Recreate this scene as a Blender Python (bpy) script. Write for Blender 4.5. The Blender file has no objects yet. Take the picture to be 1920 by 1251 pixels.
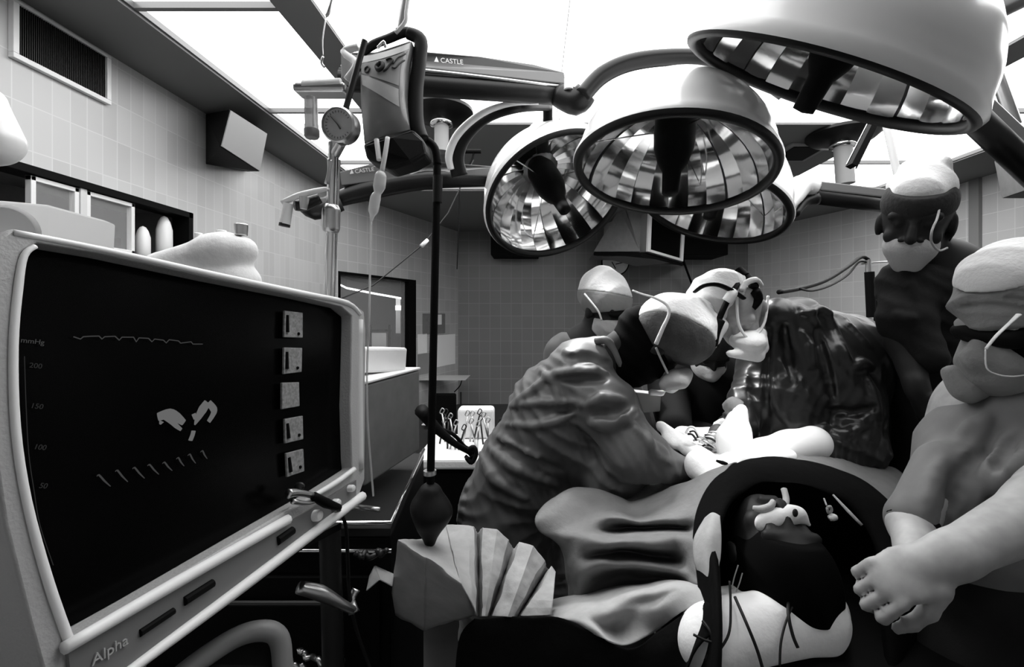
import bpy, math, random
import numpy as np
from mathutils import Vector, Matrix

scene = bpy.context.scene
COL = scene.collection
random.seed(7)

# ---------------------------------------------------------------- camera, world, exposure
FPX = 850.0                      # focal length in picture widths of 1920
CAM_Z = 1.4
cam_data = bpy.data.cameras.new('camera')
cam_data.sensor_fit = 'HORIZONTAL'
cam_data.sensor_width = 36.0
cam_data.lens = FPX / 1920.0 * 36.0
cam_data.shift_x = -40.0 / 1920.0
cam_data.shift_y = -35.5 / 1920.0
cam_data.clip_start = 0.02
cam_data.clip_end = 60
cam = bpy.data.objects.new('camera', cam_data)
COL.objects.link(cam)
cam.location = (0, 0, CAM_Z)
cam.rotation_euler = (math.pi / 2, 0, 0)
scene.camera = cam

world = bpy.data.worlds.new('world')
scene.world = world
world.use_nodes = True
world.node_tree.nodes['Background'].inputs[0].default_value = (0.5, 0.5, 0.5, 1)
world.node_tree.nodes['Background'].inputs[1].default_value = 0.004

scene.view_settings.view_transform = 'Standard'
scene.view_settings.look = 'None'
scene.view_settings.gamma = 1.0
scene.view_settings.exposure = 0.0
PANEL_GLOW = 4.6                 # radiance of the luminous ceiling
LAMP_POWER = 40.0                # each lit operating lamp

# ---------------------------------------------------------------- helpers
def V(*a):
    return np.array(a, dtype=float)

def P(px, py, d):
    """point standing d metres in front of the camera seen at photo pixel px, py"""
    return V((px - 1000.0) / FPX * d, d, CAM_Z - (py - 590.0) / FPX * d)

def PP(lst):
    return [P(*q) for q in lst]

def unit(v):
    v = np.asarray(v, float)
    return v / (np.linalg.norm(v) + 1e-12)

def frame_from(axis, hint=(0, 0, 1)):
    a = unit(axis)
    h = np.asarray(hint, float)
    if abs(a @ unit(h)) > 0.97:
        h = V(1, 0, 0)
    u = unit(np.cross(h, a))
    return u, np.cross(a, u), a

class Geo:
    def __init__(self):
        self.v = []; self.f = []
    def add(self, verts, faces):
        b = len(self.v)
        self.v += [tuple(map(float, p)) for p in verts]
        self.f += [tuple(b + i for i in f) for f in faces]
        return self
    def box(self, c, s, R=None):
        c = np.asarray(c, float); s = np.asarray(s, float) / 2
        R = np.eye(3) if R is None else R
        vs = [c + R @ (s * V(x, y, z)) for x in (-1, 1) for y in (-1, 1) for z in (-1, 1)]
        return self.add(vs, [(0, 1, 3, 2), (4, 6, 7, 5), (0, 4, 5, 1), (2, 3, 7, 6), (0, 2, 6, 4), (1, 5, 7, 3)])
    def boxmm(self, a, b):
        a = np.asarray(a, float); b = np.asarray(b, float)
        return self.box((a + b) / 2, abs(b - a))
    def hexa(self, q):
        """eight corners: front quad 0-3, back quad 4-7"""
        return self.add(q, [(3, 2, 1, 0), (4, 5, 6, 7), (0, 1, 5, 4), (1, 2, 6, 5), (2, 3, 7, 6), (3, 0, 4, 7)])
    def slab(self, quad, back):
        quad = [np.asarray(q, float) for q in quad]
        n = len(quad)
        vs = quad + [q + np.asarray(back, float) for q in quad]
        fs = [tuple(range(n))[::-1], tuple(range(n, 2 * n))] + [(i, (i + 1) % n, n + (i + 1) % n, n + i) for i in range(n)]
        return self.add(vs, fs)
    def cyl(self, a, b, ra, rb=None, n=20, caps=True):
        rb = ra if rb is None else rb
        a = np.asarray(a, float); b = np.asarray(b, float)
        u, w, _ = frame_from(b - a)
        vs = []
        for c, r in ((a, ra), (b, rb)):
            vs += [c + r * (math.cos(2 * math.pi * i / n) * u + math.sin(2 * math.pi * i / n) * w) for i in range(n)]
        fs = [(i, (i + 1) % n, n + (i + 1) % n, n + i) for i in range(n)]
        if caps:
            fs += [tuple(range(n))[::-1], tuple(range(n, 2 * n))]
        return self.add(vs, fs)
    def tube(self, pts, r, n=10, smooth=4, flat=1.0, hint=(0, 0, 1)):
        pts = [np.asarray(p, float) for p in pts]
        rs = list(r) if hasattr(r, '__len__') else [r] * len(pts)
        if smooth and len(pts) > 2:
            pts, rs = catmull(pts, smooth), list(np.interp(np.linspace(0, len(rs) - 1, (len(rs) - 1) * smooth + 1), range(len(rs)), rs))
        vs = []; m = len(pts); u = None
        for i, p in enumerate(pts):
            t = unit(pts[min(i + 1, m - 1)] - pts[max(i - 1, 0)])
            if u is None:
                u, w, _ = frame_from(t, hint)
            else:
                u = unit(u - t * (u @ t)); w = np.cross(t, u)
            for k in range(n):
                a = 2 * math.pi * k / n
                vs.append(p + rs[i] * (math.cos(a) * u + flat * math.sin(a) * w))
        fs = [(i * n + k, i * n + (k + 1) % n, (i + 1) * n + (k + 1) % n, (i + 1) * n + k) for i in range(m - 1) for k in range(n)]
        fs += [tuple(range(n))[::-1], tuple(range((m - 1) * n, m * n))]
        return self.add(vs, fs)
    def lathe(self, prof, o, axis=(0, 0, 1), n=32, closed=False):
        """prof: (radius, height along axis)"""
        o = np.asarray(o, float)
        u, w, a = frame_from(axis)
        vs = []; m = len(prof)
        for r, h in prof:
            vs += [o + a * h + max(r, 1e-4) * (math.cos(2 * math.pi * i / n) * u + math.sin(2 * math.pi * i / n) * w) for i in range(n)]
        fs = [(j * n + i, j * n + (i + 1) % n, (j + 1) * n + (i + 1) % n, (j + 1) * n + i) for j in range(m - 1) for i in range(n)]
        if closed:
            fs += [((m - 1) * n + i, (m - 1) * n + (i + 1) % n, (i + 1) % n, i) for i in range(n)]
        return self.add(vs, fs)
    def ball(self, c, r, n=16, R=None):
        r = V(r, r, r) if not hasattr(r, '__len__') else np.asarray(r, float)
        c = np.asarray(c, float); R = np.eye(3) if R is None else R
        vs = []; m = n // 2
        for j in range(m + 1):
            ph = math.pi * j / m
            for i in range(n):
                th = 2 * math.pi * i / n
                vs.append(c + R @ (r * V(math.sin(ph) * math.cos(th), math.sin(ph) * math.sin(th), math.cos(ph))))
        fs = [(j * n + i, (j + 1) * n + i, (j + 1) * n + (i + 1) % n, j * n + (i + 1) % n) for j in range(m) for i in range(n)]
        return self.add(vs, fs)

def catmull(pts, k):
    out = []
    n = len(pts)
    for i in range(n - 1):
        p0 = pts[max(i - 1, 0)]; p1 = pts[i]; p2 = pts[i + 1]; p3 = pts[min(i + 2, n - 1)]
        for s in range(k):
            t = s / k
            out.append(0.5 * ((2 * p1) + (p2 - p0) * t + (2 * p0 - 5 * p1 + 4 * p2 - p3) * t * t + (3 * p1 - p0 - 3 * p2 + p3) * t ** 3))
    out.append(pts[-1])
    return out

def tag(o, label=None, cat=None, group=None, kind=None):
    if label: o['label'] = label
    if cat: o['category'] = cat
    if group: o['group'] = group
    if kind: o['kind'] = kind
    return o

def thing(name, label, cat, loc, group=None):
    o = bpy.data.objects.new(name, None)
    COL.objects.link(o)
    o.location = tuple(map(float, loc)); o.empty_display_size = 0.05
    return tag(o, label, cat, group)

def world_loc(o):
    p = V(0, 0, 0)
    while o is not None:
        p = p + V(*o.location); o = o.parent
    return p

def build(name, g, mat, parent=None, smooth=False, bevel=0, sub=0, solid=0, edge=35, label=None, segs=2):
    """links geometry given in world coordinates as one mesh object"""
    vs = np.array(g.v, float).reshape(-1, 3)
    if parent is not None:
        o0 = world_loc(parent)
    else:
        o0 = V((vs[:, 0].min() + vs[:, 0].max()) / 2, (vs[:, 1].min() + vs[:, 1].max()) / 2, vs[:, 2].min())
    me = bpy.data.meshes.new(name)
    me.from_pydata((vs - o0).tolist(), [], g.f)
    me.validate(); me.update()
    o = bpy.data.objects.new(name, me)
    COL.objects.link(o)
    if parent is not None: o.parent = parent
    else: o.location = tuple(o0)
    for m in (mat if isinstance(mat, (list, tuple)) else [mat]):
        me.materials.append(m)
    if smooth:
        me.polygons.foreach_set('use_smooth', [True] * len(me.polygons))
        if smooth == 'auto':
            me.set_sharp_from_angle(angle=math.radians(edge))
    if bevel:
        b = o.modifiers.new('bevel', 'BEVEL'); b.width = bevel; b.segments = segs; b.limit_method = 'ANGLE'
        b.harden_normals = False
    if sub:
        s = o.modifiers.new('sub', 'SUBSURF'); s.levels = sub; s.render_levels = sub
    if solid:
        s = o.modifiers.new('solid', 'SOLIDIFY'); s.thickness = solid; s.offset = -1
    if label: o['label'] = label
    return o

def words3d(text, origin, right, up, size, mat, parent, name='lettering', depth=0.0006, align='LEFT'):
    cu = bpy.data.curves.new(name, 'FONT')
    cu.body = text; cu.size = size; cu.extrude = depth; cu.align_x = align
    tmp = bpy.data.objects.new(name + '_tmp', cu)
    COL.objects.link(tmp)
    me = bpy.data.meshes.new_from_object(tmp.evaluated_get(bpy.context.evaluated_depsgraph_get()))
    bpy.data.objects.remove(tmp); bpy.data.curves.remove(cu)
    r = unit(right); n = unit(np.cross(r, unit(up))); u = np.cross(n, r)
    g = Geo()
    o = np.asarray(origin, float)
    g.v = [tuple(o + r * v.co[0] + u * v.co[1] + n * v.co[2]) for v in me.vertices]
    g.f = [tuple(p.vertices) for p in me.polygons]
    bpy.data.meshes.remove(me)
    return build(name, g, mat, parent)

# ---------------------------------------------------------------- materials (black and white picture: every colour is a grey)
def gray(name, v, rough=0.6, metal=0.0, noise=0.0, scale=20.0, spec=0.5, bump=0.0, bscale=60.0, coat=0.0, emit=0.0, sheen=0.0, trans=0.0, alpha=1.0, detail=3, ridge=0.0, rscale=9.0):
    m = bpy.data.materials.new(name)
    m.use_nodes = True
    nt = m.node_tree; b = nt.nodes['Principled BSDF']
    b.inputs['Base Color'].default_value = (v, v, v, 1)
    b.inputs['Roughness'].default_value = rough
    b.inputs['Metallic'].default_value = metal
    b.inputs['Specular IOR Level'].default_value = spec
    if coat: b.inputs['Coat Weight'].default_value = coat; b.inputs['Coat Roughness'].default_value = 0.1
    if sheen: b.inputs['Sheen Weight'].default_value = sheen; b.inputs['Sheen Roughness'].default_value = 0.4
    if trans: b.inputs['Transmission Weight'].default_value = trans
    if alpha < 1: b.inputs['Alpha'].default_value = alpha
    if emit:
        b.inputs['Emission Color'].default_value = (1, 1, 1, 1); b.inputs['Emission Strength'].default_value = emit
    tc = nt.nodes.new('ShaderNodeTexCoord')
    if noise:
        n = nt.nodes.new('ShaderNodeTexNoise'); n.inputs['Scale'].default_value = scale; n.inputs['Detail'].default_value = detail
        r = nt.nodes.new('ShaderNodeMapRange')
        r.inputs['From Min'].default_value = 0.3; r.inputs['From Max'].default_value = 0.7
        r.inputs['To Min'].default_value = max(0, v * (1 - noise)); r.inputs['To Max'].default_value = min(1, v * (1 + noise))
        nt.links.new(tc.outputs['Object'], n.inputs['Vector'])
        nt.links.new(n.outputs['Fac'], r.inputs['Value']); nt.links.new(r.outputs['Result'], b.inputs['Base Color'])
    if ridge:
        n = nt.nodes.new('ShaderNodeTexNoise'); n.noise_type = 'RIDGED_MULTIFRACTAL'; n.inputs['Scale'].default_value = rscale; n.inputs['Detail'].default_value = 4
        n.inputs['Distortion'].default_value = .6
        bp = nt.nodes.new('ShaderNodeBump'); bp.inputs['Strength'].default_value = ridge; bp.inputs['Distance'].default_value = 0.012
        nt.links.new(tc.outputs['Object'], n.inputs['Vector'])
        nt.links.new(n.outputs['Fac'], bp.inputs['Height']); nt.links.new(bp.outputs['Normal'], b.inputs['Normal'])
    elif bump:
        n = nt.nodes.new('ShaderNodeTexNoise'); n.inputs['Scale'].default_value = bscale; n.inputs['Detail'].default_value = 4
        bp = nt.nodes.new('ShaderNodeBump'); bp.inputs['Strength'].default_value = bump; bp.inputs['Distance'].default_value = 0.01
        nt.links.new(tc.outputs['Object'], n.inputs['Vector'])
        nt.links.new(n.outputs['Fac'], bp.inputs['Height']); nt.links.new(bp.outputs['Normal'], b.inputs['Normal'])
    return m

def tiles(name, v, grout, w, h, rough=0.35, mort=0.004, vary=0.06):
    """glazed wall tiles laid straight; texture runs in the wall object's own x and z"""
    m = bpy.data.materials.new(name); m.use_nodes = True
    nt = m.node_tree; b = nt.nodes['Principled BSDF']; b.inputs['Roughness'].default_value = rough
    tc = nt.nodes.new('ShaderNodeTexCoord'); sp = nt.nodes.new('ShaderNodeSeparateXYZ'); cb = nt.nodes.new('ShaderNodeCombineXYZ')
    br = nt.nodes.new('ShaderNodeTexBrick')
    nt.links.new(tc.outputs['Object'], sp.inputs[0])
    nt.links.new(sp.outputs['X'], cb.inputs['X']); nt.links.new(sp.outputs['Z'], cb.inputs['Y'])
    nt.links.new(cb.outputs[0], br.inputs['Vector'])
    br.offset = 0.0; br.squash = 1.0
    br.inputs['Scale'].default_value = 1.0
    br.inputs['Color1'].default_value = (v * (1 - vary),) * 3 + (1,)
    br.inputs['Color2'].default_value = (v * (1 + vary),) * 3 + (1,)
    br.inputs['Mortar'].default_value = (grout,) * 3 + (1,)
    br.inputs['Mortar Size'].default_value = mort; br.inputs['Mortar Smooth'].default_value = 0.1
    br.inputs['Brick Width'].default_value = w; br.inputs['Row Height'].default_value = h
    nt.links.new(br.outputs['Color'], b.inputs['Base Color'])
    return m

def glow(name, s):
    m = bpy.data.materials.new(name); m.use_nodes = True
    nt = m.node_tree; nt.nodes.clear()
    e = nt.nodes.new('ShaderNodeEmission'); o = nt.nodes.new('ShaderNodeOutputMaterial')
    e.inputs['Strength'].default_value = s
    nt.links.new(e.outputs[0], o.inputs[0])
    return m

K = dict(
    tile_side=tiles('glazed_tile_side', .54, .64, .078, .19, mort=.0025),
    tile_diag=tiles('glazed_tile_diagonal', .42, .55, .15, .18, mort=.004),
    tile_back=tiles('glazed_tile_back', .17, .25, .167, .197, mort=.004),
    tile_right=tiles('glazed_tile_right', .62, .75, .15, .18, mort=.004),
    ceiling=gray('ceiling_paint', .20, .9),
    floor=gray('dark_floor', .008, .35, noise=.3, scale=8),
    panel=glow('luminous_ceiling', PANEL_GLOW),
    dark_frame=gray('dark_frame', .03, .5),
    black=gray('black_plastic', .003, .6, spec=.08),
    rubber=gray('black_rubber', .004, .55, spec=.25),
    white=gray('white_enamel', .80, .35, coat=.3),
    offwhite=gray('offwhite_plastic', .62, .45),
    bezel=gray('monitor_case', .40, .5, bump=.15, bscale=300),
    bezel_light=gray('monitor_edge', .85, .4),
    panel_gray=gray('monitor_panel', .16, .5),
    screen=gray('screen_glass', .001, .25, spec=.06),
    steel=gray('brushed_steel', .55, .3, metal=1),
    chrome=gray('chrome', .75, .12, metal=1),
    dark_metal=gray('dark_metal', .03, .4, metal=.6),
    arm_gray=gray('arm_gray_paint', .11, .4, coat=.3),
    arm_dark=gray('arm_dark_paint', .005, .4, spec=.3),
    dome=gray('dome_enamel', .82, .25, coat=.4),
    rim=gray('dome_rim', .004, .45, spec=.3),
    mirror=gray('dome_mirror', .93, .10, metal=1, bump=.07, bscale=7),
    grayp=gray('gray_paint', .17, .5, noise=.1),
    mid=gray('mid_gray', .25, .6),
    gownA=gray('gown_cloth_mid', .10, .5, sheen=.1, ridge=.55, rscale=8, noise=.12, scale=14),
    gownB=gray('gown_cloth_dark', .013, .33, sheen=.05, ridge=.5, rscale=7),
    gownN=gray('scrub_cloth_dark', .007, .8, spec=.2, bump=.2, bscale=40),
    gownM=gray('scrub_cloth_light', .12, .75, ridge=.3, rscale=9, noise=.1),
    drape=gray('drape_cloth', .17, .7, bump=.2, bscale=60, noise=.08, scale=30),
    drape_shaded=gray('drape_cloth_shaded', .004, .9, spec=.04, bump=.2, bscale=50),  # drape cloth again, with its shade put into the colour
    paper=gray('paper_sheet', .40, .75, bump=.15, bscale=60, noise=.1, scale=25),
    linen=gray('white_linen', .82, .8, bump=.2, bscale=60),
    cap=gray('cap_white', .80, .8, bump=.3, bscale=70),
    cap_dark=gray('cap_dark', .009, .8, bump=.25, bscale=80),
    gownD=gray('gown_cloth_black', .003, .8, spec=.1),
    cap_lower=gray('cap_lower_dark', .055, .85, bump=.3, bscale=80),
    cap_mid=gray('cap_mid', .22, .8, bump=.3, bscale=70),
    mask=gray('mask_cloth', .42, .8, bump=.3, bscale=70),
    mask_dark=gray('mask_dark', .006, .85, spec=.15),
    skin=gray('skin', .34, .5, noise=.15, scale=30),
    skin_shaded=gray('skin_shade', .011, .6, spec=.25),  # same skin darkened, shade put into the colour
    hair=gray('dark_hair', .001, .8, spec=.05),
    glove=gray('latex_glove', .85, .45),
    clear=gray('clear_plastic', .75, .2, alpha=.6, spec=.6), tube_glass=gray('flowmeter_glass', .32, .15, alpha=.85, spec=.6),
    glass=gray('window_glass', .9, .05, alpha=.12),
    blood=gray('blood_bag', .16, .3, noise=.2, scale=12, coat=.3),
    label=gray('paper_label', .42, .6, noise=.12, scale=30),
    ink=gray('ink', .01, .6),
    trace=glow('screen_trace', .045), trace_dim=glow('screen_trace_dim', .022),
    reflection_glow=glow('painted_reflection', .13), key_tile=gray('key_tile', .10, .6, noise=.5, scale=160, emit=0.0),
)
# ---------------------------------------------------------------- smooth solids for bodies and cloth (distance fields meshed as quads)
def rotm(fwd, up=(0, 0, 1)):
    """columns: x right, y forward, z up"""
    f = unit(fwd); x = unit(np.cross(f, np.asarray(up, float))); z = np.cross(x, f)
    return np.array([x, f, z]).T

def cap(a, b, ra, rb=None, k=None):
    return ('cap', np.asarray(a, float), np.asarray(b, float), ra, ra if rb is None else rb, k)
def ell(c, r, R=None, k=None):
    return ('ell', np.asarray(c, float), np.asarray(r, float), np.eye(3) if R is None else R, k)
def sub(prim, k=.008):
    return ('sub', prim, k)
def chain(pts, rs, k=None):
    return [cap(pts[i], pts[i + 1], rs[i], rs[i + 1], k) for i in range(len(pts) - 1)]

def prim_bounds(p):
    if p[0] == 'sub': return prim_bounds(p[1])
    if p[0] == 'cap':
        r = max(p[3], p[4]); return np.minimum(p[1], p[2]) - r, np.maximum(p[1], p[2]) + r
    r = max(p[2]); return p[1] - r, p[1] + r

def prim_dist(p, X, Y, Z):
    if p[0] == 'cap':
        a, b, ra, rb = p[1:5]; ab = b - a; L = ab @ ab + 1e-12
        t = ((X - a[0]) * ab[0] + (Y - a[1]) * ab[1] + (Z - a[2]) * ab[2]) / L
        t = np.clip(t, 0, 1)
        d = np.sqrt((X - a[0] - t * ab[0]) ** 2 + (Y - a[1] - t * ab[1]) ** 2 + (Z - a[2] - t * ab[2]) ** 2)
        return d - (ra + (rb - ra) * t)
    c, r, R = p[1:4]
    x = X - c[0]; y = Y - c[1]; z = Z - c[2]
    u = (x * R[0, 0] + y * R[1, 0] + z * R[2, 0]); v = (x * R[0, 1] + y * R[1, 1] + z * R[2, 1]); w = (x * R[0, 2] + y * R[1, 2] + z * R[2, 2])
    k0 = np.sqrt((u / r[0]) ** 2 + (v / r[1]) ** 2 + (w / r[2]) ** 2)
    k1 = np.sqrt((u / r[0] ** 2) ** 2 + (v / r[1] ** 2) ** 2 + (w / r[2] ** 2) ** 2)
    return k0 * (k0 - 1) / (k1 + 1e-9)

class Field:
    def __init__(self, prims, h, k=.03, pad=.03, clip=None):
        lo = np.min([prim_bounds(p)[0] for p in prims if p[0] != 'sub'], 0) - pad
        hi = np.max([prim_bounds(p)[1] for p in prims if p[0] != 'sub'], 0) + pad
        if clip is not None:
            lo = np.maximum(lo, clip[0]); hi = np.minimum(hi, clip[1])
        n = np.ceil((hi - lo) / h).astype(int) + 1
        self.lo, self.h, self.n, self.k = lo, h, n, k
        self.ax = [np.arange(n[i], dtype=np.float32) * h + lo[i] for i in range(3)]
        self.D = np.full(n, .08, np.float32)
        for p in prims: self.put(p)
    def put(self, p):
        a, b = prim_bounds(p)
        m = .07
        i0 = np.clip(np.floor((a - m - self.lo) / self.h).astype(int), 0, self.n - 1)
        i1 = np.clip(np.ceil((b + m - self.lo) / self.h).astype(int) + 1, 1, self.n)
        if np.any(i1 <= i0): return
        sl = tuple(slice(i0[i], i1[i]) for i in range(3))
        X = self.ax[0][sl[0]][:, None, None]; Y = self.ax[1][sl[1]][None, :, None]; Z = self.ax[2][sl[2]][None, None, :]
        if p[0] == 'sub':
            d = -prim_dist(p[1], X, Y, Z); k = p[2]
            D = self.D[sl]; h = np.clip(.5 - .5 * (D - d) / k, 0, 1)
            self.D[sl] = D * (1 - h) + d * h + k * h * (1 - h)
            return
        d = prim_dist(p, X, Y, Z).astype(np.float32)
        k = p[-1] or self.k
        D = self.D[sl]; h = np.clip(.5 + .5 * (D - d) / k, 0, 1)
        self.D[sl] = D * (1 - h) + d * h - k * h * (1 - h)
    def hit(self, px, py):
        """where the sight line through a photo pixel first meets the surface"""
        dr = P(px, py, 1.0) - V(0, 0, CAM_Z)
        y0, y1 = self.lo[1], self.lo[1] + self.h * (self.n[1] - 1)
        for y in np.arange(y0, y1, self.h * .4):
            q = V(0, 0, CAM_Z) + dr * y
            i = np.round((q - self.lo) / self.h).astype(int)
            if np.all(i >= 0) and np.all(i < self.n) and self.D[tuple(i)] < 0: return q
        return None
    def crease(self, line, r=.012, groove=False, k=.014, push=0.0):
        """a raised fold (or a groove) of the cloth that follows a drawn line over the surface"""
        pts = []
        for i in range(len(line) - 1):
            for t in np.linspace(0, 1, 6)[:(6 if i == len(line) - 2 else 5)]:
                x = line[i][0] + (line[i + 1][0] - line[i][0]) * t; y = line[i][1] + (line[i + 1][1] - line[i][1]) * t
                q = self.hit(x, y)
                if q is not None: pts.append(q)
        m = len(pts)
        segs = []
        for i in range(m - 1):
            if np.linalg.norm(pts[i + 1] - pts[i]) > .08: continue
            f0 = .35 + .65 * math.sin(math.pi * (i + .5) / m); f1 = .35 + .65 * math.sin(math.pi * min(m - .5, i + 1.5) / m)
            segs.append(cap(pts[i], pts[i + 1], r * f0, r * f1))
        for s in segs:
            self.put(('sub', s, k) if groove else s[:-1] + (k,))
    def ripple(self, amp, freq, direction, seed=0, warp=1.5):
        X, Y, Z = np.meshgrid(*self.ax, indexing='ij', sparse=True)
        d = unit(direction); s = seed * 1.7
        q = X * d[0] + Y * d[1] + Z * d[2]
        w = np.sin(X * 9 + s) + np.sin(Y * 11 - Z * 7 + s * 2) + .6 * np.sin(Z * 17 + X * 13 + s)
        a = np.abs(np.sin(q * freq + w * warp))
        m = .5 + .5 * np.sin(X * 5 + Z * 6 + Y * 4 + s * 3)
        self.D += (amp * (a - .5) * m).astype(np.float32)
    def clip_plane(self, point, normal):
        """keep what lies on the side the normal points away from"""
        n = unit(normal); p = np.asarray(point, float)
        X, Y, Z = np.meshgrid(*self.ax, indexing='ij', sparse=True)
        self.D = np.maximum(self.D, ((X - p[0]) * n[0] + (Y - p[1]) * n[1] + (Z - p[2]) * n[2]).astype(np.float32))
    def mesh(self):
        D = self.D.copy()
        D[0] = D[-1] = .05; D[:, 0] = D[:, -1] = .05; D[:, :, 0] = D[:, :, -1] = .05
        S = D < 0
        nx, ny, nz = D.shape
        c = (nx - 1, ny - 1, nz - 1)
        acc = np.zeros(c + (3,), np.float32); cnt = np.zeros(c, np.float32)
        for ax in range(3):
            o = [0, 1, 2]; o.remove(ax)
            for a in (0, 1):
                for b in (0, 1):
                    s0 = [slice(0, c[0]), slice(0, c[1]), slice(0, c[2])]
                    off = [0, 0, 0]; off[o[0]] = a; off[o[1]] = b
                    s0 = tuple(slice(off[i], off[i] + c[i]) for i in range(3))
                    off2 = list(off); off2[ax] = 1
                    s1 = tuple(slice(off2[i], off2[i] + c[i]) for i in range(3))
                    m = S[s0] != S[s1]
                    d0 = D[s0]; d1 = D[s1]
                    t = np.where(m, d0 / np.where(m, d0 - d1, 1), 0)
                    for i in range(3):
                        acc[..., i] += m * (off[i] + (t if i == ax else 0))
                    cnt += m
        on = cnt > 0
        idx = np.full(c, -1, np.int64); idx[on] = np.arange(on.sum())
        I = np.argwhere(on)
        vs = (I + acc[on] / cnt[on][:, None]) * self.h + self.lo
        faces = []
        for ax in range(3):
            o = [0, 1, 2]; o.remove(ax)
            sh = [slice(1, None)] * 3
            s0 = [slice(1, c[0]), slice(1, c[1]), slice(1, c[2])]; s0[ax] = slice(0, c[ax])
            s1 = list(s0); s1[ax] = slice(1, c[ax] + 1)
            A = S[tuple(s0)]; B = S[tuple(s1)]
            for flag in (True, False):
                e = np.argwhere((A != B) & (A == flag))
                if not len(e): continue
                base = e.copy()
                for q in o: base[:, q] += 1
                def g(da, db):
                    j = base.copy(); j[:, o[0]] -= da; j[:, o[1]] -= db
                    return idx[j[:, 0], j[:, 1], j[:, 2]]
                q = np.stack([g(0, 0), g(1, 0), g(1, 1), g(0, 1)], 1)
                if flag == (ax == 1): q = q[:, ::-1]
                faces.append(q)
        F = np.concatenate(faces)
        F = F[(F >= 0).all(1)]
        return vs, F

def solidify(name, field, mat, parent, label=None, relax=1):
    vs, F = field.mesh()
    g = Geo(); g.v = vs.tolist(); g.f = [tuple(q) for q in F.tolist()]
    o = build(name, g, mat, parent, smooth=True, label=label)
    if relax:
        s = o.modifiers.new('relax', 'SMOOTH'); s.factor = .5; s.iterations = relax
    return o

# ---------------------------------------------------------------- heads, hands
class Head:
    """head frame: x to the head's right, y where the face looks, z to the crown; c is the middle of the head"""
    def __init__(self, c, fwd, up=(0, 0, 1), s=1.0):
        self.c = np.asarray(c, float); self.R = rotm(fwd, up); self.s = s
    def w(self, x, y, z):
        return self.c + self.R @ (V(x, y, z) * self.s)
    def d(self, x, y, z):
        return self.R @ V(x, y, z)
    def e(self, c, r, k=None):
        return ell(self.w(*c), V(*r) * self.s, self.R, k)
    def cp(self, a, b, ra, rb, k=None):
        return cap(self.w(*a), self.w(*b), ra * self.s, rb * self.s, k)
    def skin(self, neck_to=None, neck_r=.056):
        q = [self.e((0, -.012, .03), (.076, .095, .085)), self.e((0, .02, -.035), (.058, .068, .08)),
             self.e((0, .038, -.088), (.036, .036, .026)), self.cp((0, .088, .012), (0, .103, -.028), .008, .013, .012),
             self.cp((-.045, .072, .026), (.045, .072, .026), .012, .012, .012)]
        for s in (-1, 1):
            q.append(self.e((s * .077, -.008, -.012), (.010, .019, .032), .006))
            q.append(self.e((s * .020, .091, -.032), (.008, .008, .007), .008))
            q.append(sub(self.e((s * .031, .093, .008), (.017, .014, .010)), .010))
            q.append(self.e((s * .031, .076, .008), (.012, .012, .012), .003))
            q.append(self.e((s * .042, .060, -.03), (.018, .018, .016), .02))
        q.append(self.cp((-.018, .088, -.058), (.018, .088, -.058), .007, .007, .006))
        q.append(self.cp((-.014, .086, -.068), (.014, .086, -.068), .008, .008, .006))
        end = self.w(0, -.05, -.2) if neck_to is None else np.asarray(neck_to, float)
        q.append(cap(self.w(0, -.02, -.06), end, neck_r * self.s * .95, neck_r * self.s * 1.15))
        return q
    def cap_field(self, low=.03, nape=-.05, puff=1.0, h=.0045, rip=.004, seed=1, long=0.0):
        f = Field([self.e((0, -.018 - long * .5, .045), (.086 * puff, .106 * puff + long, .088 * puff)),
                   self.e((0, -.045 - long, .07 * puff), (.07 * puff, .07 * puff, .07 * puff))], h * self.s, k=.03)
        a = self.w(0, .09, low); b = self.w(0, -.11, nape)
        n = np.cross(self.d(1, 0, 0), unit(b - a))
        if n @ self.d(0, 0, 1) > 0: n = -n
        f.ripple(rip, 60, self.d(.3, 1, .2), seed); f.ripple(rip * .7, 95, self.d(1, .3, .4), seed + 2)
        f.clip_plane(a, n)
        return f
    def mask_field(self, seed=1, h=.0045, top=-.008, grow=1.0):
        f = Field([self.e((0, .040, -.05), (.067 * grow, .072 * grow, .064 * grow)), self.cp((0, .095, -.02), (0, .108, -.04), .014, .02)], h * self.s, k=.02)
        f.ripple(.004, 80, self.d(.1, .2, 1), seed)
        f.clip_plane(self.w(0, .1, top), self.d(0, -.25, 1))
        f.clip_plane(self.w(0, .012, 0), self.d(0, -1, 0))
        return f

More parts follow.
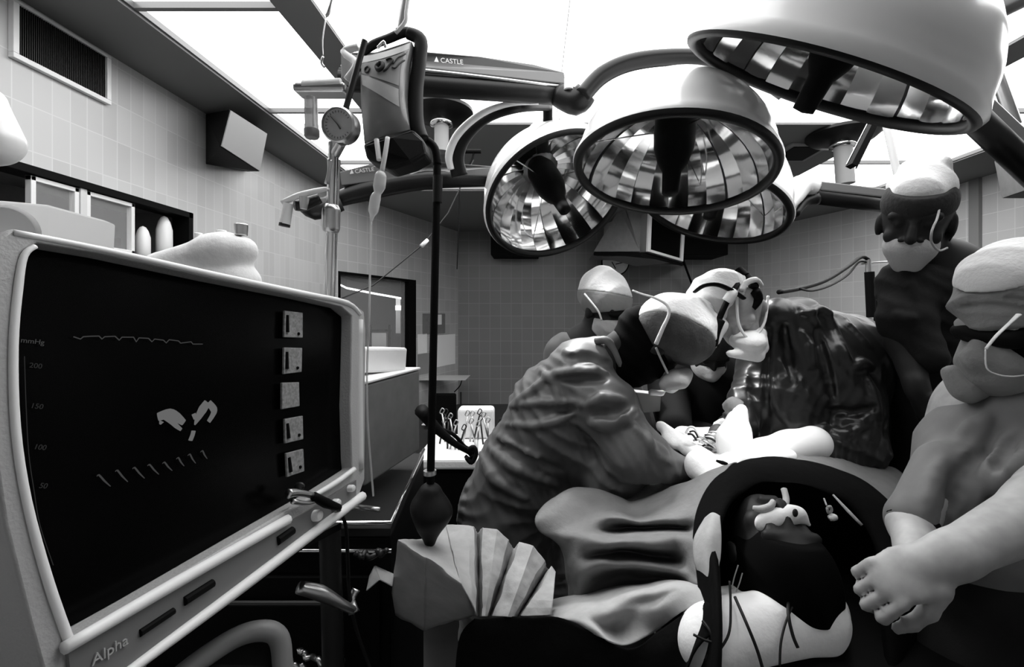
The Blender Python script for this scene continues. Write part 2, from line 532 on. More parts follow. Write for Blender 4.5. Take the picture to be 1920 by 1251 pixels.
def hand_prims(wrist, fwd, palm_n, s=1.0, curl=.5, spread=.12, side=1, thumb=.6):
    """a palm, four unequal bent fingers and a thumb leaving the side of the palm; side=+1 puts the thumb towards fwd x palm_n"""
    f = unit(fwd); n = unit(np.asarray(palm_n, float) - f * (np.asarray(palm_n, float) @ f)); x = np.cross(f, n) * side
    R = np.array([x, f, n]).T
    w = np.asarray(wrist, float)
    q = [ell(w + f * .048 * s, V(.041, .055, .016) * s, R, .012), cap(w - f * .02 * s, w + f * .02 * s, .025 * s, .027 * s, .015)]
    lens = [(.042, .026, .021), (.047, .029, .022), (.043, .027, .021), (.033, .020, .019)]
    for i in range(4):
        off = (1.5 - i) * .0205
        b = w + (f * (.088 - .004 * abs(i - 1.3)) + x * off) * s
        a = (1.5 - i) * spread
        ang = 0.0; p = b
        for j, L in enumerate(lens[i]):
            ang += curl * (.45 + .5 * j) * (1 + .08 * i)
            d = (f * math.cos(a) + x * math.sin(a)) * math.cos(ang) + n * math.sin(ang)
            e = p + d * L * s
            q.append(cap(p, e, (.0095 - .0009 * j) * s, (.0088 - .0009 * j) * s, .004)); p = e
    p = w + (f * .025 + x * .033 + n * .004) * s
    for j, L in enumerate((.042, .033, .026)):
        d = unit(x * (thumb - .22 * j) + f * (.75 + .1 * j) + n * (.35 + curl * .25))
        e = p + d * L * s
        q.append(cap(p, e, (.0145 - .002 * j) * s, (.012 - .0018 * j) * s, .008)); p = e
    return q

def cloth(name, rows, mat, parent=None, k=6, solid=.003, wrinkle=.0, seed=0, label=None, freq=30):
    """a sheet drawn through rows of points, smoothed between them"""
    R = [[np.asarray(p, float) for p in r] for r in rows]
    R = [catmull(r, k) for r in R]
    cols = [catmull([R[i][j] for i in range(len(R))], k) for j in range(len(R[0]))]
    nu, nv = len(cols), len(cols[0])
    g = Geo()
    rnd = random.Random(seed); ph = [rnd.uniform(0, 6) for _ in range(6)]
    for c in cols:
        for p in c:
            w = wrinkle * (abs(math.sin(p[0] * freq + 2 * math.sin(p[2] * freq * .4 + ph[0]) + ph[1])) - .5 + .6 * math.sin(p[0] * freq * .7 - p[2] * freq * 1.1 + ph[2]) * math.sin(p[2] * freq * .8 + ph[3]))
            g.v.append((p[0], p[1] + w, p[2] + w * .5))
    for i in range(nu - 1):
        for j in range(nv - 1):
            a = i * nv + j
            g.f.append((a, a + 1, a + nv + 1, a + nv))
    o = build(name, g, mat, parent, smooth=True, label=label)
    if solid:
        s = o.modifiers.new('solid', 'SOLIDIFY'); s.thickness = solid; s.offset = 0
    return o
# ---------------------------------------------------------------- the room: eight-sided operating theatre
CEIL = 2.70
LWX = -2.12
CORN = [(-2.12, -1.2), (-2.12, 4.64), (-1.18, 7.1), (3.36, 7.1), (4.25, 4.6), (4.25, -1.2)]

def wall(name, A, B, mat, z0=0.0, z1=CEIL, holes=(), thick=.1):
    A = V(*A); B = V(*B); L = np.linalg.norm(B - A); th = math.atan2(B[1] - A[1], B[0] - A[0])
    g = Geo(); x = 0.0
    for (a, b, c, d) in sorted(holes):
        g.boxmm((x, 0, z0), (a, thick, z1)); g.boxmm((a, 0, z0), (b, thick, c)); g.boxmm((a, 0, d), (b, thick, z1)); x = b
    g.boxmm((x, 0, z0), (L, thick, z1))
    me = bpy.data.meshes.new(name); me.from_pydata(g.v, [], g.f); me.update(); me.materials.append(mat)
    o = bpy.data.objects.new(name, me); COL.objects.link(o)
    o.location = (A[0], A[1], 0); o.rotation_euler = (0, 0, th)
    o['kind'] = 'structure'
    return o

def on_wall(A, B, px):
    """distance along the wall A-B and depth where a photo column meets it"""
    k = (px - 1000) / FPX; dx = B[0] - A[0]; dy = B[1] - A[1]
    t = (k * A[1] - A[0]) / (dx - k * dy)
    L = math.hypot(dx, dy)
    return t * L, A[1] + dy * t, V(A[0] + dx * t, A[1] + dy * t, 0)

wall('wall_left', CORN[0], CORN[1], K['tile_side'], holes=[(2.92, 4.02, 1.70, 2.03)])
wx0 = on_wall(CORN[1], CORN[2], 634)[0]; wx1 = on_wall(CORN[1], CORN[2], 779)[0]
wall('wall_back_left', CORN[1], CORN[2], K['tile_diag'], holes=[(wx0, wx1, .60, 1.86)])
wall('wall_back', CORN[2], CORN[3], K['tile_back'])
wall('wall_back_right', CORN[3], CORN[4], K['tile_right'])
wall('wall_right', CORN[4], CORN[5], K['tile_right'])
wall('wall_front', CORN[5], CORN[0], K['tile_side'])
tag(build('floor', Geo().boxmm((-5.5, -1.3, -.1), (4.4, 10.5, 0)), K['floor']), kind='structure')

# ceiling slab with openings for the luminous panels
xs = [-2.25, -1.72, -1.09, -.92, 2.30, 2.48, 3.60, 4.40]
ys = [-1.3, .45, 1.35, 3.1, 4.25, 4.76, 7.25]
g = Geo()
for i in range(len(xs) - 1):
    for j in range(len(ys) - 1):
        cx = (xs[i] + xs[i + 1]) / 2; cy = (ys[j] + ys[j + 1]) / 2
        open_ = (-1.72 < cx < -1.09 and .45 < cy < 4.76) or (2.48 < cx < 3.6 and 1.35 < cy < 4.76) or \
                (-.92 < cx < 2.3 and .45 < cy < 3.1) or (-1.72 < cx < 3.6 and 4.25 < cy < 4.76)
        if not open_: g.boxmm((xs[i], ys[j], CEIL), (xs[i + 1], ys[j + 1], CEIL + .12))
tag(build('ceiling', g, K['ceiling']), kind='structure')

def ceiling_light(x0, x1, y0, y1, label, group, bar=.012, mat=None):
    t = thing('ceiling_light', label, 'ceiling light', ((x0 + x1) / 2, (y0 + y1) / 2, CEIL + .03), group)
    build('diffuser', Geo().boxmm((x0 + .001, y0 + .001, CEIL + .04), (x1 - .001, y1 - .001, CEIL + .06)), K['panel'], t)
    g = Geo()
    for a, b in (((x0, y0), (x1, y0 + bar)), ((x0, y1 - bar), (x1, y1)), ((x0, y0 + bar), (x0 + bar, y1 - bar)), ((x1 - bar, y0 + bar), (x1, y1 - bar))):
        g.boxmm((a[0], a[1], CEIL + .012), (b[0], b[1], CEIL + .04))
    build('frame', g, mat or K['arm_gray'], t)

cuts = [1.35, 1.95, 2.95, 3.95, 4.76]
nth = ['nearest the camera', 'second from the camera', 'third from the camera', 'at the far end']
for i in range(4):
    ceiling_light(-1.72, -1.09, cuts[i] if i else .45, cuts[i + 1], 'glowing white ceiling panel in the row along the left wall, ' + nth[i], 'ceiling panels along the left wall')
    ceiling_light(2.48, 3.60, cuts[i], cuts[i + 1], 'glowing white ceiling panel in the row along the right wall, ' + nth[i], 'ceiling panels along the right wall')
for i, c in enumerate(('left', 'middle', 'right')):
    x0 = -.92 + 3.22 / 3 * i; x1 = x0 + 3.22 / 3
    for j, r in enumerate(('row nearest the camera', 'row nearest the back wall')):
        ceiling_light(x0, x1, .45 + 1.325 * j, .45 + 1.325 * (j + 1), 'glowing white panel in the ceiling centre, %s column, %s' % (c, r), 'ceiling panels over the table', bar=.002, mat=K['white'])
    a = -1.09 + 3.57 / 3 * i
    ceiling_light(a, a + 3.57 / 3, 4.25, 4.76, 'narrow glowing ceiling panel of the strip near the back wall, %s' % c, 'ceiling panels of the far strip', bar=.015)

# trim on the right wall
q = on_wall(CORN[4], CORN[5], 1832)[2]
tag(build('trim_1', Geo().boxmm((q[0] - .035, q[1] - .05, 0), (q[0] - .001, q[1] + .05, CEIL - .002)), K['mid']), kind='structure')

# ---- vent high on the left wall
def lw(px, py, off=0.0):
    """point on the left wall under a photo pixel"""
    d = (LWX + off) * FPX / (px - 1000.0)
    return P(px, py, d)
y0 = lw(14, 0)[1]; y1 = lw(200, 0)[1]
z0, z1 = 2.44, 2.68
t = thing('air_vent', 'dark grille in a white frame high on the left tiled wall', 'vent', (LWX, (y0 + y1) / 2, z0))
b = .022
g = Geo()
for a, c in (((y0, z0), (y1, z0 + b)), ((y0, z1 - b * .6), (y1, z1)), ((y0, z0 + b), (y0 + b, z1 - b * .6)), ((y1 - b, z0 + b), (y1, z1 - b * .6))):
    g.boxmm((LWX + .001, a[0], a[1]), (LWX + .025, c[0], c[1]))
build('frame', g, K['white'], t, bevel=.002)
build('backing', Geo().boxmm((LWX + .001, y0 + b, z0 + b), (LWX + .004, y1 - b, z1 - b * .6)), K['black'], t)
g = Geo(); n = 46
for i in range(n):
    y = y0 + b + (y1 - y0 - 2 * b) * (i + .5) / n
    g.boxmm((LWX + .004, y - .0012, z0 + b), (LWX + .016, y + .0012, z1 - b * .6))
build('grille', g, K['dark_metal'], t)

# ---- wall loudspeaker boxes
def speaker(ps, label, mat_face=None):
    pass
F_ = [P(430, 205, 2.62), P(500, 250, 2.98), None, P(412, 274, 2.60)]
q_ = np.cross(F_[1] - F_[0], F_[3] - F_[0]); e_ = V(0, 0, CAM_Z); r_ = P(486, 322, 1) - e_
F_[2] = e_ + r_ * (((F_[0] - e_) @ q_) / (r_ @ q_))
c = sum(F_) / 4
t = thing('wall_speaker', 'dark box loudspeaker with a pale slanted front on the left wall', 'loudspeaker', (LWX + .2, c[1], c[2] - .15))
B_ = [P(383, 214, 2.92), P(452, 232, 3.35), P(440, 322, 3.35), P(372, 308, 2.92)]
B_ = [V(LWX + .01, q[1], q[2]) for q in B_]
build('cabinet', Geo().hexa([F_[0], F_[1], F_[2], F_[3], B_[0], B_[1], B_[2], B_[3]]), K['black'], t, bevel=.004)
n_ = unit(np.cross(F_[1] - F_[0], F_[3] - F_[0])); n_ = n_ if n_ @ (V(0, 0, 1.4) - c) > 0 else -n_
fr = [c + (q - c) * .97 + n_ * .002 for q in F_]
build('front_cloth', Geo().slab(fr, n_ * .006), K['mid'], t, label='pale grey speaker cloth')
F2 = [P(1866, 302, 3.6), P(1990, 225, 2.9), P(1990, 335, 2.9), P(1880, 372, 3.6)]
B2 = [P(1878, 300, 3.9), P(2040, 235, 3.2), P(2040, 350, 3.2), P(1900, 372, 3.9)]
B2 = [V(4.24, q[1], q[2]) for q in B2]
t = thing('wall_speaker', 'gray box loudspeaker at the right edge, high on the right wall', 'loudspeaker', (4.1, 3.4, sum(F2)[2] / 4 - .2))
build('cabinet', Geo().hexa([*F2, *B2]), K['black'], t, bevel=.004)
c = sum(F2) / 4; n_ = unit(np.cross(F2[1] - F2[0], F2[3] - F2[0])); n_ = n_ if n_ @ (V(0, 0, 1.4) - c) > 0 else -n_
build('front_cloth', Geo().slab([c + (q - c) * .98 + n_ * .002 for q in F2], n_ * .006), K['grayp'], t, label='mid grey speaker front')

# ---- glazed supply cabinet sunk in the left wall
ya, yb = -1.2 + 2.92, -1.2 + 4.02
za, zb = 1.70, 2.03
t = thing('wall_cabinet', 'recessed supply cabinet with black surround in the left wall', 'cabinet', (LWX - .2, (ya + yb) / 2, za))
g = Geo(); X0, X1 = LWX - .42, LWX - .1
g.boxmm((X0 - .02, ya - .02, za - .02), (X0, yb + .02, zb + .02))
g.boxmm((X0, ya - .02, za - .02), (X1, yb + .02, za)); g.boxmm((X0, ya - .02, zb), (X1, yb + .02, zb + .02))
g.boxmm((X0, ya - .02, za), (X1, ya, zb)); g.boxmm((X0, yb, za), (X1, yb + .02, zb))
build('carcass', g, K['grayp'], t)
g = Geo(); f = .035
g.boxmm((LWX - .1, ya, zb - f), (LWX + .006, yb, zb)); g.boxmm((LWX - .1, ya, za), (LWX + .006, yb, za + .02))
g.boxmm((LWX - .1, ya, za), (LWX + .006, ya + f, zb)); g.boxmm((LWX - .1, yb - f, za), (LWX + .006, yb, zb))
build('surround', g, K['black'], t, bevel=.002, label='black surround')
def sash(px0, px1, dz=0.0, w=.02):
    a = lw(px0, 0)[1]; c_ = lw(px1, 0)[1]; g = Geo(); zt = zb - f - .004 - dz; zl = za + .02
    for p, q in (((a, zt - w), (c_, zt)), ((a, zl), (c_, zl + w)), ((a, zl), (a + w, zt)), ((c_ - w, zl), (c_, zt))):
        g.boxmm((LWX - .035, p[0], p[1]), (LWX - .008, q[0], q[1]))
    d_ = build('door', g, K['white'], t, bevel=.002, label='white framed glass door')
    build('pane', Geo().boxmm((LWX - .024, a + w, zl + w), (LWX - .020, c_ - w, zt - w)), K['glass'], d_)
sash(62, 152); sash(166, 256); 
build('mullion', Geo().boxmm((LWX - .06, lw(153, 0)[1], za), (LWX - .004, lw(165, 0)[1], zb - f)), K['offwhite'], t, label='white mullion')
build('shelf', Geo().boxmm((X0, ya, 1.84), (LWX - .07, lw(150, 0)[1], 1.852)), K['offwhite'], t)
def bottle(px, py_top, py_bot, off, r, label, d=None):
    p = lw(px, py_top, off); h = (py_bot - py_top) / FPX * p[1]
    z = p[2] - h
    o = build('bottle', Geo().lathe([(0, 0), (r, .002), (r * 1.02, h * .5), (r, h * .72), (r * .72, h * .88), (r * .4, h * .97), (0, h)], (p[0], p[1], z)), K['white'], None, smooth=True)
    tag(o, label, 'bottle', 'bottles in the wall cabinet')
    return z
bottle(268, 424, 500, -.06, .034, 'short round white bottle behind the cabinet glass')
bottle(308, 405, 500, -.06, .040, 'tall white bottle near the right end of the wall cabinet')
tag(build('folded_towel', Geo().boxmm((LWX - .30, lw(172, 0)[1], 1.722), (LWX - .08, lw(206, 0)[1] + .1, 1.80)).boxmm((LWX - .28, lw(172, 0)[1], 1.801), (LWX - .09, lw(206, 0)[1] + .05, 1.86)), K['linen'], bevel=.012, segs=3), 'pile of white folded towels behind the open cabinet door', 'towel')
tag(build('supply_box', Geo().boxmm((LWX - .30, lw(206, 0)[1] + .11, 1.722), (LWX - .1, lw(256, 0)[1] + .02, 1.81)), K['black'], bevel=.003), 'black box standing in the wall cabinet beside the towels', 'box')

# ---- window into the scrub room
wc = V(*CORN[1], 0); wd = unit(V(CORN[2][0] - CORN[1][0], CORN[2][1] - CORN[1][1], 0)); wn = V(-wd[1], wd[0], 0)   # wn: outwards
Rw = np.array([wd, wn, V(0, 0, 1)]).T
def dl(x, y, z): return wc + wd * x + wn * y + V(0, 0, z)
def dbox(g, a, b):
    c_ = dl(*[(a[i] + b[i]) / 2 for i in range(3)]); return g.box(c_, [abs(b[i] - a[i]) for i in range(3)], Rw)
win = thing('window_1', None, None, dl((wx0 + wx1) / 2, .05, .6)); win['kind'] = 'structure'
g = Geo(); fw = .05
dbox(g, (wx0, -.01, 1.86 - fw * .6), (wx1, .11, 1.86)); dbox(g, (wx0, -.01, .6), (wx1, .11, .6 + fw))
dbox(g, (wx0, -.01, .6 + fw), (wx0 + fw * .5, .11, 1.86 - fw * .6)); dbox(g, (wx1 - .16, -.01, .6 + fw), (wx1, .11, 1.86 - fw * .6))
build('window_frame', g, K['black'], win)
build('pane', dbox(Geo(), (wx0 + fw * .5, .05, .6 + fw), (wx1 - .16, .056, 1.86 - fw * .6)), K['glass'], win)
g = Geo()
for a, b in (((-1.6, .1, -.0), (-1.5, 3.0, 2.6)), ((3.2, .1, 0), (3.3, 3.0, 2.6)), ((-1.6, 3.0, 0), (3.3, 3.1, 2.6)), ((-1.6, .1, 2.6), (3.3, 3.1, 2.7))):
    dbox(g, a, b)
tag(build('wall_scrub_room', g, K['mid']), kind='structure')
x_l = on_wall(CORN[1], CORN[2], 628)[0]
t = thing('ceiling_lamp', 'bright strip lamp seen through the window into the next room', 'ceiling lamp', dl(.7, 1.4, 1.95))
e = [P(628, 530, 6.6), P(672, 527, 7.0), P(760, 553, 6.4), P(757, 566, 5.9), P(700, 551, 5.9), P(634, 537, 6.2)]
e = [V(q[0], q[1], q[2]) for q in (P(630, 532, 6.3), P(690, 526, 6.9), P(757, 548, 6.7), P(757, 562, 6.4), P(700, 552, 6.0), P(650, 542, 5.95))]
build('diffuser', Geo().slab(e, (0, 0, .02)), glow('strip_lamp_glow', 3.0), t)
build('housing', Geo().slab([q + V(0, 0, .025) for q in e], (0, 0, .10)), K['mid'], t)
t = thing('storage_rack', 'dark framed rack seen through the window into the next room', 'rack', P(700, 650, 6.8) * V(1, 1, 0))
g = Geo()
for px in (692, 728): g.boxmm(P(px, 620, 6.8) * V(1, 1, 0), P(px + 5, 620, 6.84) * V(1, 1, 0) + V(0, 0, 1.25))
g.boxmm(P(690, 618, 6.8), P(734, 622, 6.9)); g.boxmm(P(690, 655, 6.8), P(734, 659, 6.9))
build('frame', g, K['black'], t)
tag(build('storage_box', Geo().boxmm(P(697, 655, 6.81), P(727, 624, 6.88)), K['offwhite']), 'pale box on the rack in the next room', 'box')
t = thing('wall_lamp', 'small bright wall lamp in the next room beside the dark frame', 'lamp', P(746, 580, 6.7))
build('shade', Geo().boxmm(P(741, 582, 6.7), P(753, 573, 6.74)), glow('wall_lamp_glow', 1.4), t)
build('plate', Geo().boxmm(P(742, 625, 6.75), P(752, 560, 6.78)), K['offwhite'], t)

# ---- papers, shelf and chair by the diagonal wall
def on_diag(name, px0, py0, px1, py1, mat, label, cat, th=.006):
    a, d0, _ = on_wall(CORN[1], CORN[2], px0); b, d1, _ = on_wall(CORN[1], CORN[2], px1)
    zt = CAM_Z - (py0 - 590) / FPX * d0; zb_ = CAM_Z - (py1 - 590) / FPX * d0
    g = Geo(); dbox(g, (a, -th, zb_), (b, -.001, zt))
    return tag(build(name, g, mat), label, cat)
on_diag('poster', 792, 588, 834, 628, K['grayp'], 'dark poster pinned above the white sheets, right of the window', 'poster')
on_diag('notice', 818, 590, 827, 609, K['linen'], 'small white notice on the dark poster', 'notice', .011)
on_diag('wall_chart', 783, 627, 800, 664, K['linen'], 'white sheet beside the window frame, under the poster', 'chart')
on_diag('wall_chart', 806, 630, 853, 691, K['linen'], 'largest white sheet on the wall, near the room corner', 'chart')
on_diag('folder', 783, 665, 806, 704, K['mid'], 'grey folder on the wall under the small white sheet', 'folder')
sh = thing('wall_shelf', 'narrow white shelf under the wall charts, right of the cabinet', 'shelf', P(832, 708, 6.3))
build('board', Geo().boxmm(P(770, 713, 6.1), P(882, 704, 6.6)), K['offwhite'], sh, bevel=.004)
build('bracket', Geo().tube([P(866, 713, 6.5), P(862, 724, 6.5), P(852, 735, 6.55)], .008), K['black'], sh)
t = thing('folding_chair', 'dark chair standing under the white wall shelf', 'chair', P(832, 730, 5.9) * V(1, 1, 0))
build('backrest', cloth_ := Geo().boxmm(P(808, 790, 6.0), P(856, 737, 6.06)), K['black'], t, bevel=.02)
build('seat', Geo().boxmm(P(806, 803, 5.5), P(862, 797, 6.0)), K['black'], t, bevel=.01)
for px, d in ((808, 5.5), (860, 5.5), (806, 6.03), (864, 6.03)):
    top = P(px, 735 if d > 6 else 800, d)
    build('leg', Geo().cyl((top[0], top[1], 0), top, .012), K['dark_metal'], t)
tag(build('towel', Geo().boxmm(P(790, 796, 5.6), P(816, 786, 5.95)), K['linen'], bevel=.01), 'white cloth lying at the left of the dark chair', 'towel')

# ---- television on the back wall, clock below it
t = thing('television', 'white framed television hanging high on the back wall', 'television', P(1246, 445, 6.05))
fq = [P(1214, 398, 5.5), P(1281, 424, 5.9), P(1277, 491, 5.9), P(1211, 472, 5.5)]
bk = V(-.42, .75, .02)
build('case', Geo().slab([q + V(.01, .02, 0) for q in fq], bk), K['mid'], t, bevel=.01)
c = sum(fq) / 4
nn = unit(np.cross(fq[1] - fq[0], fq[3] - fq[0])); nn = nn if nn[1] < 0 else -nn
ring = [c + (q - c) * .86 for q in fq]
g = Geo()
for i in range(4):
    j = (i + 1) % 4
    g.slab([fq[i], fq[j], ring[j], ring[i]], nn * .035)
build('bezel', g, K['white'], t, bevel=.004, label='white bezel')
build('screen', Geo().slab(ring, nn * .01), K['screen'], t)
t2 = thing('television_bracket', 'grey wedge shaped housing beside the hanging television', 'bracket', P(1155, 460, 5.8))
tri = [P(1113, 472, 5.9), P(1201, 472, 5.45), P(1172, 391, 5.6), P(1162, 391, 5.75)]
build('side_panel', Geo().slab(tri, V(.05, .9, 0)), K['grayp'], t2, bevel=.008)
build('arm', Geo().slab([P(1172, 388, 5.62), P(1218, 392, 5.62), P(1213, 470, 5.62), P(1200, 470, 5.62)], (0, .6, 0)), K['grayp'], t2)
build('base_plate', Geo().slab([P(1113, 474, 5.9), P(1202, 474, 5.45), P(1278, 494, 5.9), P(1282, 494, 6.9), P(1130, 478, 6.9)], (0, 0, -.035)), K['black'], t2)
tag(build('equipment_box', Geo().boxmm(P(1275, 478, 6.5), P(1335, 440, 7.09)), K['black'], bevel=.01), 'black box on the back wall at the right of the television', 'box')
tag(build('equipment_box', Geo().boxmm(P(920, 478, 6.6), P(1010, 425, 7.09)), K['black'], bevel=.01), 'black box on the back wall behind the leftmost lamp', 'box')
t = thing('wall_clock', 'round white clock on the back wall under the television', 'clock', P(1153, 516, 7.09))
cc = P(1153, 492, 7.09); r = 25 / 850 * 7.09
build('case', Geo().cyl(cc + V(0, -.05, 0), cc + V(0, 0, 0), r * 1.05, n=36), K['black'], t, bevel=.005)
build('dial', Geo().cyl(cc + V(0, -.056, 0), cc + V(0, -.051, 0), r * .96, n=36), K['linen'], t)
for L, a in ((.12, -.5), (.16, 1.35)):
    build('hand', Geo().box(cc + V(math.sin(a) * L / 2, -.060, -math.cos(a) * L / 2), (.014, .003, L), np.array([[math.cos(a), 0, -math.sin(a)], [0, 1, 0], [math.sin(a), 0, math.cos(a)]]).T), K['ink'], t)
tag(build('cable', Geo().tube([P(1281, 488, 6.6), P(1287, 505, 6.7), P(1300, 540, 6.9)], .018, 6), K['black']), 'black cable running down from the hanging television', 'cable')

# ---- air outlets in the ceiling band, lamp mounting discs
def ceil_pt(px, py): return P(px, py, (CEIL - CAM_Z) * FPX / (590 - py))
t = thing('ceiling_vent', 'square dark air outlet in the grey ceiling right of the lamps', 'vent', ceil_pt(1490, 280))
a, b = ceil_pt(1452, 292), ceil_pt(1530, 262)
build('frame', Geo().boxmm((a[0], b[1], CEIL - .02), (b[0], a[1], CEIL - .001)) if False else Geo().boxmm((1.95, 3.42, CEIL - .018), (2.27, 3.80, CEIL - .001)), K['mid'], t, bevel=.004)
build('grille', Geo().boxmm((1.99, 3.46, CEIL - .024), (2.23, 3.76, CEIL - .0185)), K['black'], t)
build('frame', Geo().boxmm((2.05, 3.98, CEIL - .012), (2.2, 4.05, CEIL - .001)), K['dark_metal'], t)

def mount(px, py, r, label, stem_to, stem_r):
    c = ceil_pt(px, py)
    t = thing('lamp_mount', label, 'ceiling mount', c)
    build('disc', Geo().lathe([(0, -.001), (r, -.001), (r, -.02), (r * .85, -.05), (r * .4, -.075), (0, -.08)], c), K['arm_dark'], t, smooth='auto')
    build('ring', Geo().lathe([(r * .34, -.076), (r * .36, -.10), (r * .2, -.105)], c), K['chrome'], t, smooth=True)
    build('stem', Geo().cyl(c + V(0, 0, -.07), np.asarray(stem_to, float), stem_r, n=24), K['mid'], t, smooth='auto')
    return t
m1 = ceil_pt(828, 206)
mount(828, 206, .20, 'dark ceiling disc carrying the left lamp arms', (m1[0], m1[1], P(840, 285, m1[1])[2]), .045)
m2 = ceil_pt(1580, 250)
mount(1580, 250, .235, 'dark ceiling disc carrying the right rear lamp arm', (m2[0] + .02, m2[1], P(1590, 345, m2[1])[2]), .06)
# ---------------------------------------------------------------- operating lamps
def lamp_head(name_label, C, n, R, power, aim, deep=1.0, cone=70, rnd_=.82):
    C = np.asarray(C, float) + V(0, 0, CAM_Z); n = unit(n); ax = -n
    t = thing('operating_lamp', name_label, 'operating lamp', C)
    H = R * 1.02 * deep
    prof = [(R * 1.03, -.012), (R * 1.045, 0), (R * 1.02, .018)]
    for i in range(1, 15):
        a = i / 14 * math.pi / 2
        prof.append((R * 1.0 * math.cos(a) ** rnd_ if i < 14 else 0.0, .018 + H * math.sin(a) ** 1.15))
    build('dome', Geo().lathe(prof, C, ax, 72), K['dome'], t, smooth=True)
    # dark rolled rim
    u, w, a_ = frame_from(ax)
    tor = []
    for i in range(9):
        an = 2 * math.pi * i / 8
        tor.append((R * .99 + .014 * math.cos(an), -.006 + .016 * math.sin(an)))
    build('rim', Geo().lathe(tor, C, ax, 72), K['rim'], t, smooth=True, label='dark rolled rim')
    # facetted mirror: flat strips that run from the rim up to the crown
    g = Geo(); nf = 26; rings = [(.965 * math.cos(q * .135) ** (rnd_ + .03), .005 + .88 * math.sin(q * .135) ** 1.1) for q in range(11)]
    rnd = random.Random(int(R * 1e4))
    jit = [rnd.uniform(-.004, .004) for _ in range(nf)]
    for k in range(nf):
        a0 = 2 * math.pi * k / nf; a1 = 2 * math.pi * (k + 1) / nf
        vs = []
        for rr, hh in rings:
            for a in (a0, a1):
                vs.append(C + ax * (hh * H) + (R * rr + jit[k]) * (math.cos(a) * u + math.sin(a) * w))
        g.add(vs, [(2 * i, 2 * i + 1, 2 * i + 3, 2 * i + 2) for i in range(len(rings) - 1)])
    build('reflector', g, K['mirror'], t, smooth=True)
    # black heat filter hood round the bulb, on thin wires
    hc = C + ax * (H * .50)
    build('lamp_hood', Geo().lathe([(0, .13), (.045, .12), (.062, .07), (.064, 0), (.060, -.05), (.045, -.10), (.028, -.13), (.024, -.20), (0, -.205)], hc, ax, 32), K['black'], t, smooth=True)
    g = Geo()
    for k in range(3):
        a = 2 * math.pi * k / 3 + .4
        dr = math.cos(a) * u + math.sin(a) * w
        g.cyl(hc + dr * .055, C + ax * (H * .30) + dr * R * .93, .0022, n=6)
    build('wires', g, K['chrome'], t)
    if power:
        ld = bpy.data.lights.new('lamp_light', 'SPOT'); ld.energy = power; ld.spot_size = math.radians(cone); ld.spot_blend = 1.0; ld.shadow_soft_size = .09
        lo = bpy.data.objects.new('lamp_light', ld); COL.objects.link(lo)
        lo.parent = t
        p = C + n * .03; lo.location = Vector(p - C)
        lo.rotation_euler = Vector(np.asarray(aim, float) - p).to_track_quat('-Z', 'Y').to_euler()
    return t

FIELD = P(1370, 850, 1.36)
LC = lamp_head('central open operating lamp with mirrored facets above the surgeons', (.423, 1.384, .444), (-.132, -.182, -.974), .29, LAMP_POWER * .3, FIELD + V(.02, -.08, 0), deep=.82, cone=34)
LL = lamp_head('leftmost operating lamp, tilted towards the camera', (.0988, 1.837, .471), (.336, -.567, -.752), .2977, LAMP_POWER * 1.7, FIELD + V(-.16, .05, 0), deep=.8)
LR = lamp_head('large operating lamp dome cut by the top edge of the picture', (.657, 1.036, .54), (-.322, .419, -.849), .307, LAMP_POWER * 1.3, FIELD, deep=.82, cone=36, rnd_=1.0)
LB = lamp_head('rear operating lamp partly hidden under the central one', (.73, 1.849, .441), (-.342, -.176, -.923), .289, LAMP_POWER * 1.4, FIELD)

def beam(g, a, b, w, h, up=(0, 0, 1), top=1.0):
    """rectangular arm from a to b; w across, h high, narrower to the top by the factor top"""
    a = np.asarray(a, float); b = np.asarray(b, float); d = unit(b - a); x = unit(np.cross(d, np.asarray(up, float))); z = np.cross(x, d)
    vs = []
    for c in (a, b):
        vs += [c - x * w / 2 - z * h / 2, c + x * w / 2 - z * h / 2, c + x * w / 2 * top + z * h / 2, c - x * w / 2 * top + z * h / 2]
    return g.hexa([vs[0], vs[1], vs[2], vs[3], vs[4], vs[5], vs[6], vs[7]])

def castle(parent, a, right, up, size):
    words3d('CASTLE', a, right, up, size, K['offwhite'], parent)
    a = np.asarray(a, float); r = unit(right); u_ = unit(up)
    o = a - r * size * .95
    nrm = unit(np.cross(r, u_))
    build('logo', Geo().slab([o, o + r * size * .7, o + r * size * .35 + u_ * size * .8], nrm * .0008), K['offwhite'], parent)

# upper left arm
t = thing('lamp_boom', 'upper grey lettered lamp arm reaching right behind the infusion bag', 'lamp arm', P(850, 160, 1.5))
a0, b0 = P(640, 118, 1.45), P(1058, 154, 1.62)
top = [P(640, 98, 1.43), P(785, 95, 1.47), P(900, 105, 1.53), P(1000, 120, 1.58), P(1058, 135, 1.61), P(1061, 158, 1.61), P(785, 127, 1.47), P(640, 118, 1.43)]
build('casing', Geo().slab(top, (0, .085, .0)), K['arm_gray'], t, bevel=.004)
build('spring_tube', Geo().tube([P(640, 150, 1.47), P(800, 160, 1.50), P(1050, 178, 1.63)], .036, 20), K['arm_dark'], t, smooth=True)
build('rail', Geo().tube([P(640, 125, 1.44), P(785, 131, 1.46), P(1055, 163, 1.60)], .006, 8), K['steel'], t, smooth=True)
castle(t, P(826, 117, 1.485), P(880, 122, 1.515) - P(826, 117, 1.485), (0, 0, 1), .022)
build('elbow', Geo().tube([P(1046, 178, 1.62), P(1080, 190, 1.60), P(1100, 172, 1.58)], [.040, .048, .040], 16), K['arm_dark'], t, smooth=True)
build('joint_cap', Geo().cyl(P(1066, 168, 1.57), P(1066, 148, 1.57), .016), K['white'], t, smooth='auto')
t = thing('lamp_boom', 'dark curved arm arching over the central lamp', 'lamp arm', P(1230, 110, 1.5))
